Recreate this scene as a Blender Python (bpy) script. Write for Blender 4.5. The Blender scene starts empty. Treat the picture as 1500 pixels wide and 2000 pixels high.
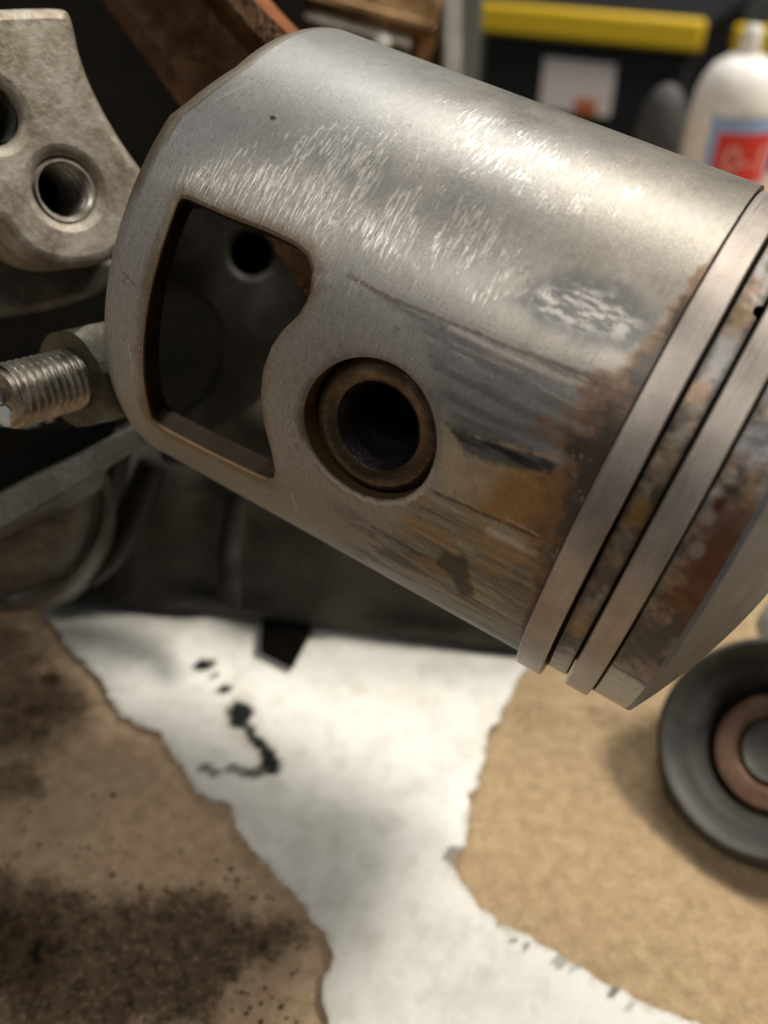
import bpy, math
import numpy as np
from mathutils import Matrix, Vector

S = 0.001                                   # everything below is laid out in millimetres
R_ = math.radians
col = bpy.context.scene.collection
scn = bpy.context.scene

# ------------------------------------------------------------------ camera
F_PX, CX, CY = 1695.66, 750.0, 1000.0       # focal length of the photograph in its own pixels
PITCH, CAM_H = R_(38), 95.0
sp, cp = math.sin(PITCH), math.cos(PITCH)
MC = np.array([[1, 0, 0], [0, -sp, cp], [0, -cp, -sp]])      # columns: right, down, forward
CAM = np.array([0, 0, CAM_H])
cam_d = bpy.data.cameras.new('camera')
cam_d.sensor_fit = 'VERTICAL'
cam_d.lens = 4.2
cam_d.sensor_height = 4.2 * 2000 / F_PX
cam_d.clip_start, cam_d.clip_end = 0.004, 30
cam_d.dof.use_dof = True
cam_d.dof.focus_distance = 0.062
cam_d.dof.aperture_fstop = 3.4
cam = bpy.data.objects.new('camera', cam_d)
cam.matrix_world = Matrix(((1, 0, 0, 0), (0, sp, -cp, 0), (0, cp, sp, CAM_H * S), (0, 0, 0, 1)))
col.objects.link(cam)
scn.camera = cam

# ------------------------------------------------------------------ world, lamps, exposure
w = bpy.data.worlds.new('World'); scn.world = w; w.use_nodes = True
w.node_tree.nodes['Background'].inputs[0].default_value = (0.92, 0.97, 1.0, 1)
w.node_tree.nodes['Background'].inputs[1].default_value = 0.05
def area(name, loc, target, size, power, colour):
    d = bpy.data.lights.new(name, 'AREA'); d.shape = 'RECTANGLE'
    d.size, d.size_y = size[0] * S, size[1] * S
    d.energy = power; d.color = colour
    o = bpy.data.objects.new(name, d); col.objects.link(o)
    o.location = Vector(loc) * S
    o.rotation_euler = (Vector(target) - Vector(loc)).to_track_quat('-Z', 'Y').to_euler()
    return o
area('garage_ceiling_lamp', (150, 660, 950), (10, 60, 50), (600, 260), 6.6, (1.0, 0.95, 0.87))
area('garage_side_lamp', (600, 215, 830), (10, 60, 50), (230, 180), 11.6, (1.0, 0.92, 0.80))
area('garage_rear_lamp', (-260, -380, 950), (10, 60, 50), (420, 300), 3.6, (1.0, 0.94, 0.85))  # unseen fill lamp, added behind the camera
vs = scn.view_settings
scn.display_settings.display_device = 'sRGB'
vs.view_transform = 'Standard'; vs.look = 'None'; vs.exposure = 0.0; vs.gamma = 1; vs.use_curve_mapping = False
scn.cycles.use_denoising = True
scn.cycles.max_bounces = 8

# ------------------------------------------------------------------ helpers: space
def W(px, py, depth):                        # a point in the place, given where the photograph shows it and how deep it lies
    return CAM + MC @ np.array([(px - CX) / F_PX * depth, (py - CY) / F_PX * depth, depth])
def ray(px, py):
    return MC @ np.array([(px - CX) / F_PX, (py - CY) / F_PX, 1.0])
def on_plane(px, py, p0, n):
    d = ray(px, py); t = np.dot(np.asarray(p0) - CAM, n) / np.dot(d, n)
    return CAM + d * t
def bench(px, py, z=0.0):
    return on_plane(px, py, (0, 0, z), np.array([0, 0, 1.0]))
def unit(v):
    v = np.asarray(v, float); return v / np.linalg.norm(v)
def frame(o, z, xhint=(1, 0, 0)):            # 4x4 with given origin (mm) and z axis
    z = unit(z); x = np.asarray(xhint, float); x = unit(x - x.dot(z) * z); y = np.cross(z, x)
    m = np.eye(4); m[:3, 0], m[:3, 1], m[:3, 2], m[:3, 3] = x, y, z, o
    return m
def loc_of(m, p):
    return (np.asarray(p) - m[:3, 3]) @ m[:3, :3]

# ------------------------------------------------------------------ helpers: objects
def bmat(m):
    M = Matrix([list(r) for r in m]); M.translation = M.translation * S
    return M
def thing(name, label, cat, m, group=None):
    o = bpy.data.objects.new(name, None); col.objects.link(o)
    o.empty_display_size = 0.005
    o.matrix_world = bmat(m)
    o['label'], o['category'] = label, cat
    if group: o['group'] = group
    return o
def mesh_obj(name, verts, faces, mat, parent=None, m=None, smooth=True, attrs=None, sharp=None, label=None):
    me = bpy.data.meshes.new(name)
    verts = np.asarray(verts, float) * S
    if isinstance(faces, np.ndarray):
        k = faces.shape[1]; n = len(faces)
        me.vertices.add(len(verts)); me.vertices.foreach_set('co', verts.ravel().astype(np.float32))
        me.loops.add(n * k); me.polygons.add(n)
        me.loops.foreach_set('vertex_index', faces.ravel().astype(np.int32))
        me.polygons.foreach_set('loop_start', np.arange(0, n * k, k, dtype=np.int32))
        me.polygons.foreach_set('loop_total', np.full(n, k, np.int32))
        me.update(calc_edges=True)
    else:
        me.from_pydata(verts.tolist(), [], faces)
    me.validate()
    if attrs:
        for an, (ty, data) in attrs.items():
            a = me.attributes.new(an, ty, 'POINT')
            key = {'FLOAT': 'value', 'FLOAT_VECTOR': 'vector', 'FLOAT_COLOR': 'color'}[ty]
            a.data.foreach_set(key, np.asarray(data, np.float32).ravel())
    me.materials.append(mat)
    if smooth:
        me.shade_smooth() if hasattr(me, 'shade_smooth') else None
        me.set_sharp_from_angle(angle=R_(sharp if sharp else 35))
    else:
        me.shade_flat()
    o = bpy.data.objects.new(name, me); col.objects.link(o)
    if parent is not None: o.parent = parent
    if m is not None: o.matrix_local = bmat(m)
    if label: o['label'] = label
    return o
def tag(o, label, cat, group=None, kind=None):
    if label: o['label'] = label
    if cat: o['category'] = cat
    if group: o['group'] = group
    if kind: o['kind'] = kind
    return o
def lathe(profile, n=72, close=False, a0=0.0, a1=2 * math.pi):
    """profile: list of (r, z); revolve about z."""
    full = abs(a1 - a0 - 2 * math.pi) < 1e-6
    th = np.linspace(a0, a1, n, endpoint=not full)
    pr = np.asarray(profile, float); k = len(pr)
    V = np.stack([np.outer(np.cos(th), pr[:, 0]), np.outer(np.sin(th), pr[:, 0]), np.tile(pr[:, 1], (len(th), 1))], -1).reshape(-1, 3)
    F = []
    for i in range(n if full else n - 1):
        j = (i + 1) % n
        for q in range(k if close else k - 1):
            r = (q + 1) % k
            F.append((i * k + q, j * k + q, j * k + r, i * k + r))
    return V, F
def box(x0, x1, y0, y1, z0, z1):
    V = [(x, y, z) for z in (z0, z1) for y in (y0, y1) for x in (x0, x1)]
    F = [(0, 2, 3, 1), (4, 5, 7, 6), (0, 1, 5, 4), (2, 6, 7, 3), (0, 4, 6, 2), (1, 3, 7, 5)]
    return V, F
def bevel(o, width, seg=2):
    md = o.modifiers.new('bevel', 'BEVEL'); md.width = width * S; md.segments = seg; md.limit_method = 'ANGLE'
    md.angle_limit = R_(40); md.harden_normals = False
    return o
def plate_mesh(outline, holes, thick, bev):
    """flat plate with holes, rounded edges; 2-D points in mm; lies from z=-thick to 0"""
    cu = bpy.data.curves.new('plate', 'CURVE'); cu.dimensions = '2D'; cu.fill_mode = 'BOTH'
    cu.extrude = (thick / 2 - bev); cu.bevel_depth = bev; cu.bevel_resolution = 2; cu.offset = -bev
    for pts in [outline] + list(holes):
        s = cu.splines.new('POLY'); s.points.add(len(pts) - 1)
        for q, p in zip(s.points, pts): q.co = (p[0], p[1], 0, 1)
        s.use_cyclic_u = True
    o = bpy.data.objects.new('plate', cu); col.objects.link(o)
    dg = bpy.context.evaluated_depsgraph_get()
    me = o.evaluated_get(dg).to_mesh()
    V = np.array([v.co[:] for v in me.vertices]); V[:, 2] -= thick / 2
    F = [tuple(p.vertices) for p in me.polygons]
    o.to_mesh_clear(); col.objects.unlink(o); bpy.data.objects.remove(o); bpy.data.curves.remove(cu)
    return V, F
def smooth_closed(pts, n=2):
    p = np.asarray(pts, float)
    for _ in range(n):
        q = np.roll(p, -1, 0)
        p = np.stack([p * .75 + q * .25, p * .25 + q * .75], 1).reshape(-1, 2)
    return p
def circle(cx, cy, r, n=40):
    t = np.linspace(0, 2 * math.pi, n, endpoint=False)
    return np.stack([cx + r * np.cos(t), cy + r * np.sin(t)], 1)
def thread(r, depth, pitch, z0, z1, n=48, per=6):
    """helical ridges about z"""
    nz = int((z1 - z0) / pitch * per)
    z = np.linspace(z0, z1, nz + 1); th = np.linspace(0, 2 * math.pi, n, endpoint=False)
    Z, T = np.meshgrid(z, th, indexing='ij')
    ph = (Z / pitch + T / (2 * math.pi)) % 1
    rr = r - depth * np.clip(np.abs(ph * 2 - 1) * 1.3 - .1, 0, 1)
    V = np.stack([rr * np.cos(T), rr * np.sin(T), Z], -1).reshape(-1, 3)
    i, j = np.meshgrid(np.arange(nz), np.arange(n), indexing='ij'); j2 = (j + 1) % n
    Fq = np.stack([i * n + j, i * n + j2, (i + 1) * n + j2, (i + 1) * n + j], -1).reshape(-1, 4)
    return V, Fq

# ------------------------------------------------------------------ helpers: numpy noise and masks
def _hash(ix, iy, seed):
    h = (ix.astype(np.int64) * 374761393 + iy.astype(np.int64) * 668265263 + seed * 974634777) & 0xFFFFFFFF
    h = ((h ^ (h >> 13)) * 1274126177) & 0xFFFFFFFF
    return ((h ^ (h >> 16)) & 0xFFFFFF) / float(0xFFFFFF)
def vnoise(x, y, seed=0):
    ix, iy = np.floor(x), np.floor(y); fx, fy = x - ix, y - iy
    fx, fy = fx * fx * (3 - 2 * fx), fy * fy * (3 - 2 * fy)
    a, b = _hash(ix, iy, seed), _hash(ix + 1, iy, seed); c, d = _hash(ix, iy + 1, seed), _hash(ix + 1, iy + 1, seed)
    return (a * (1 - fx) + b * fx) * (1 - fy) + (c * (1 - fx) + d * fx) * fy
def fbm(x, y, seed=0, oct=4):
    s = 0; a = .5; tot = 0
    for k in range(oct):
        s = s + a * vnoise(x * 2 ** k + 17.3 * k, y * 2 ** k - 9.1 * k, seed + k * 7); tot += a; a *= .55
    return s / tot
def sst(e0, e1, x):
    t = np.clip((x - e0) / (e1 - e0), 0, 1); return t * t * (3 - 2 * t)
def poly_sdf(x, y, poly):
    """negative inside"""
    p = np.asarray(poly, float); d = np.full(x.shape, 1e18); ins = np.zeros(x.shape, bool)
    for i in range(len(p)):
        ax, ay = p[i]; bx, by = p[(i + 1) % len(p)]
        ex, ey = bx - ax, by - ay; wx, wy = x - ax, y - ay
        t = np.clip((wx * ex + wy * ey) / (ex * ex + ey * ey + 1e-12), 0, 1)
        d = np.minimum(d, (wx - ex * t) ** 2 + (wy - ey * t) ** 2)
        if abs(ey) > 1e-12:
            c = (ay > y) != (by > y)
            ins ^= c & (x < (bx - ax) * (y - ay) / ey + ax)
    return np.where(ins, -np.sqrt(d), np.sqrt(d))
def line_d(x, y, pts):
    d = np.full(x.shape, 1e18)
    for (ax, ay), (bx, by) in zip(pts[:-1], pts[1:]):
        ex, ey = bx - ax, by - ay; t = np.clip(((x - ax) * ex + (y - ay) * ey) / (ex * ex + ey * ey + 1e-12), 0, 1)
        d = np.minimum(d, (x - ax - ex * t) ** 2 + (y - ay - ey * t) ** 2)
    return np.sqrt(d)
def mixc(c, k, m):
    return c * (1 - m[:, None]) + np.asarray(k, float)[None, :3] * m[:, None]
def srgb(r, g, b):
    f = lambda c: (c / 255 / 12.92) if c <= 10 else ((c / 255 + .055) / 1.055) ** 2.4
    return (f(r), f(g), f(b))

def sheet(us, vs_, sdf=None, wrap=False):
    """grid over us x vs_, with the region where sdf(u,v)<0 cut away and its rim snapped to the contour.
    returns U, V (flat), faces (n,4), rim edges of the cut"""
    U, V = np.meshgrid(us, vs_, indexing='ij'); nu, nv = U.shape
    u, v = U.ravel().copy(), V.ravel().copy()
    nui = nu if wrap else nu - 1
    i, j = np.meshgrid(np.arange(nui), np.arange(nv - 1), indexing='ij'); i2 = (i + 1) % nu
    F = np.stack([i * nv + j, i2 * nv + j, i2 * nv + j + 1, i * nv + j + 1], -1).reshape(-1, 4)
    rim = np.zeros((0, 2), int)
    if sdf is not None:
        d = sdf(u, v); ins = d < 0
        keep = ~ins[F].all(1); gone = F[~keep]; F = F[keep]
        used = np.zeros(len(u), bool); used[F.ravel()] = True
        mv = used & ins
        for _ in range(3):
            uu, vv = u[mv], v[mv]; h = .01; dd = sdf(uu, vv)
            gu = (sdf(uu + h, vv) - dd) / h; gv = (sdf(uu, vv + h) - dd) / h; g = np.maximum(gu * gu + gv * gv, .3)
            u[mv] = uu - dd * gu / g; v[mv] = vv - dd * gv / g
        E = np.concatenate([F[:, [0, 1]], F[:, [1, 2]], F[:, [2, 3]], F[:, [3, 0]]])
        G = np.concatenate([gone[:, [0, 1]], gone[:, [1, 2]], gone[:, [2, 3]], gone[:, [3, 0]]])
        key = lambda e: np.minimum(e[:, 0], e[:, 1]) * 10_000_000 + np.maximum(e[:, 0], e[:, 1])
        rim = E[np.isin(key(E), key(G))]
        idx = np.full(len(u), -1); un = np.unique(F); idx[un] = np.arange(len(un))
        F, rim, u, v = idx[F], idx[rim], u[un], v[un]
    return u, v, F, rim

# ------------------------------------------------------------------ helpers: materials
class NT:
    def __init__(s, name):
        s.m = bpy.data.materials.new(name); s.m.use_nodes = True; s.t = s.m.node_tree; s.n = s.t.nodes
        s.b = s.n['Principled BSDF']; s.c = None
    def new(s, ty, **k):
        q = s.n.new(ty)
        for a, v in k.items(): setattr(q, a, v)
        return q
    def link(s, a, b): s.t.links.new(a, b)
    def coord(s, scale=1000, attr=None, sc3=None, rot=(0, 0, 0)):
        mp = s.new('ShaderNodeMapping'); mp.inputs['Scale'].default_value = sc3 or (scale,) * 3
        mp.inputs['Rotation'].default_value = rot
        if attr:
            a = s.new('ShaderNodeAttribute', attribute_name=attr); s.link(a.outputs['Vector'], mp.inputs[0])
        else:
            a = s.new('ShaderNodeTexCoord'); s.link(a.outputs['Object'], mp.inputs[0])
        return mp.outputs[0]
    def noise(s, vec, scale, detail=4, rough=.55, dist=0.):
        q = s.new('ShaderNodeTexNoise'); s.link(vec, q.inputs['Vector'])
        q.inputs['Scale'].default_value = scale; q.inputs['Detail'].default_value = detail
        q.inputs['Roughness'].default_value = rough; q.inputs['Distortion'].default_value = dist
        return q.outputs['Fac']
    def ramp(s, fac, stops):
        q = s.new('ShaderNodeValToRGB'); s.link(fac, q.inputs[0]); e = q.color_ramp.elements
        while len(e) < len(stops): e.new(.5)
        for el, (p, c) in zip(e, stops):
            el.position = p; el.color = (c if len(c) == 4 else (*c, 1)) if hasattr(c, '__len__') else (c, c, c, 1)
        return q.outputs[0]
    def mix(s, fac, a, b, mode='MIX'):
        q = s.new('ShaderNodeMix', data_type='RGBA', blend_type=mode)
        for sock, v in ((q.inputs[0], fac), (q.inputs[6], a), (q.inputs[7], b)):
            if isinstance(v, bpy.types.NodeSocket): s.link(v, sock)
            elif hasattr(v, '__len__'): sock.default_value = (*v[:3], 1)
            else: sock.default_value = v if sock.type == 'VALUE' else (v, v, v, 1)
        return q.outputs[2]
    def math(s, op, a, b=0., clamp=False):
        q = s.new('ShaderNodeMath', operation=op, use_clamp=clamp)
        for sock, v in zip(q.inputs, (a, b)):
            if isinstance(v, bpy.types.NodeSocket): s.link(v, sock)
            else: sock.default_value = v
        return q.outputs[0]
    def attr(s, name, out='Fac'):
        return s.new('ShaderNodeAttribute', attribute_name=name).outputs[out]
    def set(s, **k):
        for a, v in k.items():
            sock = s.b.inputs[a.replace('_', ' ')]
            if isinstance(v, bpy.types.NodeSocket): s.link(v, sock)
            elif hasattr(v, '__len__'): sock.default_value = (*v[:3], 1)
            else: sock.default_value = v
        return s
    def bump(s, h, strength, dist=.1):
        q = s.new('ShaderNodeBump'); q.inputs['Strength'].default_value = strength; q.inputs['Distance'].default_value = dist * S
        s.link(h, q.inputs['Height']); s.link(q.outputs[0], s.b.inputs['Normal'])
        return s
def mottled(name, stops, scale=.25, metallic=0., rough=(.45, .7), bump=.3, fine=3.0, speck=.35, bdist=.15, spec=.3):
    t = NT(name); v = t.coord()
    n1 = t.noise(v, scale, 6, .62, .4); n2 = t.noise(v, fine, 4, .7)
    fac = t.math('ADD', t.math('MULTIPLY', n1, 1 - speck), t.math('MULTIPLY', n2, speck))
    fac = t.math('ADD', t.math('MULTIPLY', t.math('SUBTRACT', fac, .5), 1.9), .5, True)
    t.set(Specular_IOR_Level=spec, Base_Color=t.ramp(fac, stops), Metallic=metallic, Roughness=t.ramp(n1, [(.3, rough[0]), (.7, rough[1])]))
    return t.bump(n2, bump, bdist).m
def plain(name, c, rough=.5, metallic=0., **k):
    t = NT(name); v = t.coord(); n = t.noise(v, .6, 5, .6)
    t.set(Base_Color=t.mix(t.ramp(n, [(.3, 0.), (.7, 1.)]), tuple(x * .8 for x in c), tuple(min(1, x * 1.12) for x in c)), Roughness=rough, Metallic=metallic, **k)
    return t.m

# ------------------------------------------------------------------ materials
M = {}
M['board'] = None
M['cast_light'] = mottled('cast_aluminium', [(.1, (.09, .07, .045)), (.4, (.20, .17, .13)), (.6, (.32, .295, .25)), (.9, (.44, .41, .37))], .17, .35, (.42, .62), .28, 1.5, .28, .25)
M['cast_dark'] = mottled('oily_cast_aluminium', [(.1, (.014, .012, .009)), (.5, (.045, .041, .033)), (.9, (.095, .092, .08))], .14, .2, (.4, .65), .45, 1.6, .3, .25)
M['cast_black'] = mottled('oil_blackened_casting', [(.1, (.006, .005, .004)), (.5, (.020, .018, .015)), (.9, (.05, .047, .042))], .14, .15, (.4, .6), .4, 1.6, .3, .25)  # darker copy of the dark casting
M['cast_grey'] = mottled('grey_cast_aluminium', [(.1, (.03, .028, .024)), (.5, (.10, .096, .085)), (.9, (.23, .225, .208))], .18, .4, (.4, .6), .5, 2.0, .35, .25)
M['black'] = mottled('black_oily_recess', [(.2, (.0015, .0013, .001)), (.8, (.006, .005, .004))], .2, .0, (.7, .9), .3)  # near-black oily colour that also carries the shade of the hollows
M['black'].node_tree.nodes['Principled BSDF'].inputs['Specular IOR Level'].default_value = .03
M['rod'] = mottled('brown_forged_steel', [(.1, (.022, .010, .004)), (.5, (.10, .05, .021)), (.9, (.24, .13, .058))], .3, .75, (.14, .26), 1.0, 1.3, .45, .9)
M['rod_side'] = mottled('copper_tinted_steel', [(.1, (.22, .075, .03)), (.9, (.42, .16, .075))], .3, .6, (.35, .5), .25, 3)
M['thread'] = mottled('oily_steel_thread', [(.15, (.06, .052, .04)), (.5, (.24, .22, .185)), (.9, (.44, .41, .36))], .4, .6, (.28, .42), .10, 2.5, .3)
M['bright_thread'] = mottled('scraped_thread', [(.15, (.16, .14, .115)), (.5, (.40, .37, .33)), (.9, (.62, .58, .52))], .4, .5, (.25, .38), .08, 2.5, .3)  # lighter copy of the thread colour, standing in for light in the hole
M['nut'] = mottled('dull_steel_nut', [(.15, (.035, .032, .025)), (.5, (.075, .07, .055)), (.9, (.15, .14, .108))], .35, .55, (.35, .5), .4, 2.5, .4)
M['paintchip'] = plain('pale_blue_paint', (.45, .52, .58), .5)
M['brown_metal'] = mottled('brown_stained_metal', [(.15, (.06, .03, .01)), (.5, (.20, .115, .05)), (.9, (.36, .24, .12))], .09, .75, (.22, .36), .12, 1.5, .2)
M['grey_metal'] = mottled('worn_grey_metal', [(.1, (.13, .11, .085)), (.9, (.34, .31, .27))], .12, .4, (.4, .6), .2)
M['post'] = plain('painted_steel', (.16, .18, .19), .42, .3)
M['ring_steel'] = None
M['pin'] = mottled('oil_browned_steel', [(.1, (.022, .013, .007)), (.5, (.078, .056, .036)), (.9, (.185, .145, .10))], .22, .6, (.18, .32), .35, 1.6, .3)
M['pin_dark'] = mottled('carboned_steel', [(.2, (.006, .005, .005)), (.8, (.03, .026, .026))], .5, .5, (.25, .4), .6, 3)
M['rubber'] = mottled('grey_black_rubber', [(.2, (.018, .017, .016)), (.8, (.05, .047, .043))], .2, .0, (.5, .7), .2)
M['wheel_grey'] = mottled('dull_grey_rim', [(.2, (.028, .028, .025)), (.8, (.075, .073, .063))], .2, .15, (.45, .6), .2)
M['copper'] = mottled('rusty_sleeve', [(.1, (.06, .03, .018)), (.5, (.15, .085, .055)), (.9, (.22, .15, .105))], .25, .45, (.35, .55), .3)
M['bright'] = plain('bright_steel', (.6, .58, .54), .3, .8)
M['pale_alloy'] = mottled('pale_alloy', [(.2, (.40, .39, .37)), (.8, (.62, .61, .58))], .15, .3, (.35, .5), .15)

def paint_mat(name, bump=.36):
    """bare alloy whose stains, wear and polish are carried by the surface itself (attributes) plus fine noise"""
    t = NT(name); suv = t.coord(1, 'suv')
    c = t.attr('Col', 'Color')
    vec = t.coord(attr='suv', sc3=(.62, 4.5, 1), rot=(0, 0, R_(-7)))
    vecb = t.coord(attr='suv', sc3=(1.5, 10.0, 1), rot=(0, 0, R_(-13)))
    n = t.noise(vec, 1.0, 3, .65, .2); n2 = t.noise(suv, 5.0, 4, .7); nb = t.noise(vecb, 1.0, 3, .65, .1); nc = t.noise(suv, .9, 3, .6)
    dens = t.attr('Flk')
    nn = t.math('ADD', t.math('MULTIPLY', n, .62), t.math('MULTIPLY', nb, .38))
    nn = t.math('ADD', nn, t.math('MULTIPLY', t.math('SUBTRACT', n2, .5), .10))
    fl = t.math('MULTIPLY', t.math('SUBTRACT', nn, t.math('SUBTRACT', .69, t.math('MULTIPLY', dens, .235))), 6.5, True)
    fl = t.math('MULTIPLY', fl, t.math('ADD', .45, t.math('MULTIPLY', nc, .9)), True)
    vec2 = t.coord(attr='suv', sc3=(.9, 9.0, 1), rot=(0, 0, R_(14)))
    hs = t.noise(vec2, 1.0, 3, .6)                       # fine honing scratches
    hs = t.math('MULTIPLY', t.math('SUBTRACT', hs, .5), t.math('ADD', .40, t.math('MULTIPLY', dens, .7)))
    grain = t.math('ADD', t.math('MULTIPLY', t.math('SUBTRACT', n2, .5), t.math('ADD', .5, t.math('MULTIPLY', t.math('SUBTRACT', t.attr('Rgh'), .38), 3.0))), 1.0)
    grain = t.math('ADD', grain, t.math('MULTIPLY', t.math('SUBTRACT', t.noise(suv, 1.6, 5, .65), .5), .5))
    grain = t.math('ADD', grain, hs)
    c = t.mix(1.0, c, grain, 'MULTIPLY')
    c = t.mix(t.math('MULTIPLY', fl, .85), c, (.74, .715, .67))
    rgh = t.math('ADD', t.attr('Rgh'), t.math('MULTIPLY', t.math('SUBTRACT', n2, .5), .18))
    rgh = t.math('SUBTRACT', rgh, t.math('MULTIPLY', fl, .10))
    t.set(Base_Color=c, Roughness=rgh, Metallic=t.attr('Met'))
    h = t.math('ADD', t.math('ADD', n2, t.math('MULTIPLY', fl, .5)), t.math('MULTIPLY', hs, .8))
    t.bump(h, bump, .05)
    return t.m
M['piston'] = paint_mat('worn_piston_alloy')

# ring steel: long soft bands along the ring
t = NT('piston_ring_steel'); v = t.coord()
sep = t.new('ShaderNodeSeparateXYZ'); t.link(v, sep.inputs[0])
ang = t.math('ARCTAN2', sep.outputs[1], sep.outputs[0])
cmb = t.new('ShaderNodeCombineXYZ'); t.link(t.math('MULTIPLY', ang, 5.), cmb.inputs[0]); t.link(t.math('MULTIPLY', sep.outputs[2], .35), cmb.inputs[1])
n1 = t.noise(cmb.outputs[0], 1.0, 4, .6)
n2 = t.noise(v, 3.5, 4, .7)
fac = t.math('ADD', t.math('MULTIPLY', n1, .7), t.math('MULTIPLY', n2, .3))
cm2 = t.new('ShaderNodeCombineXYZ'); t.link(t.math('MULTIPLY', ang, 2.5), cm2.inputs[0]); t.link(t.math('MULTIPLY', sep.outputs[2], 9.), cm2.inputs[1])
n4 = t.noise(cm2.outputs[0], 1.0, 4, .65)
fac = t.math('ADD', t.math('MULTIPLY', fac, .7), t.math('MULTIPLY', n4, .3))
t.set(Base_Color=t.ramp(fac, [(.32, (.21, .18, .162)), (.5, (.32, .285, .258)), (.68, (.43, .39, .36))]), Metallic=.6, Roughness=t.ramp(n4, [(.3, .36), (.7, .52)]))
M['ring_steel'] = t.bump(t.math('ADD', n2, n4), .18, .04).m

# ------------------------------------------------------------------ the piston
RP = 20.0
AX = np.array([.84933, .45622, -.2655]); P0 = np.array([2.0, -16.2886, 76.101])
E1 = np.array([-.449, .3599, -.8179])
AX = unit(AX); E1 = unit(E1 - E1.dot(AX) * AX); E2 = np.cross(AX, E1)
MP = np.eye(4)
MP[:3, 0], MP[:3, 1], MP[:3, 2], MP[:3, 3] = MC @ E1, MC @ E2, MC @ AX, CAM + MC @ P0
def pc(px, py):                              # where on the piston barrel (arc length u, height v) the photograph shows a mark
    r = np.array([(px - CX) / F_PX, (py - CY) / F_PX, 1.0])
    rp = r - r.dot(AX) * AX; o = -P0 + P0.dot(AX) * AX
    A, B, C = rp @ rp, 2 * rp @ o, o @ o - RP * RP
    tt = (-B - math.sqrt(max(B * B - 4 * A * C, 0))) / (2 * A)
    X = r * tt - P0
    return (math.atan2(X @ E2, X @ E1) * RP, X @ AX)
def pcs(pts): return [pc(*p) for p in pts]
def barrel(u, v, r=RP):
    th = np.asarray(u) / RP
    return np.stack([r * np.cos(th), r * np.sin(th), np.broadcast_to(v, th.shape)], -1)
DEG = RP * math.pi / 180
PIN_U, PIN_V, PIN_R = 2.0 * DEG, 7.1, 5.05
win = [(-22.8, -12.1), (-24.0, -11.95), (-24.4, -11.5), (-24.5, -8.2), (-25.0, -4.9), (-24.9, -2.6), (-24.0, -1.35), (-21.7, -.55), (-18.1, -.12), (-16, -.12), (-13.1, -.32),
       (-9.2, -1.05), (-5.4, -1.5), (-.2, -1.7), (5.3, -1.5), (12, -.85), (17.8, -.1), (22.7, .25), (27.0, .1), (28.8, -.6), (29.6, -1.6), (31.2, -6.8), (31.6, -10.6), (31.3, -11.6), (30.2, -12.15)]
WIN = np.array([(a * DEG, b) for a, b in win])
HALF = math.pi * RP
def hole_sdf(u, v):
    d = poly_sdf(u, v, WIN)
    du = RP * np.sin((u - PIN_U) / RP)
    rr = np.where(np.cos((u - PIN_U) / RP) > 0, np.sqrt(du ** 2 + (v - PIN_V) ** 2) - PIN_R, 99)
    d = np.minimum(d, rr)
    # the far side carries the mirrored window and the other end of the pin bore
    um = (HALF + 2 * PIN_U - u); um = np.where(um > HALF, um - 2 * HALF, um)
    d2 = poly_sdf(um, v, WIN)
    rr2 = np.where(np.cos((u - PIN_U) / RP) < 0, np.sqrt(du ** 2 + (v - PIN_V) ** 2) - PIN_R, 99)
    return np.minimum(d, np.minimum(d2, rr2))

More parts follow.
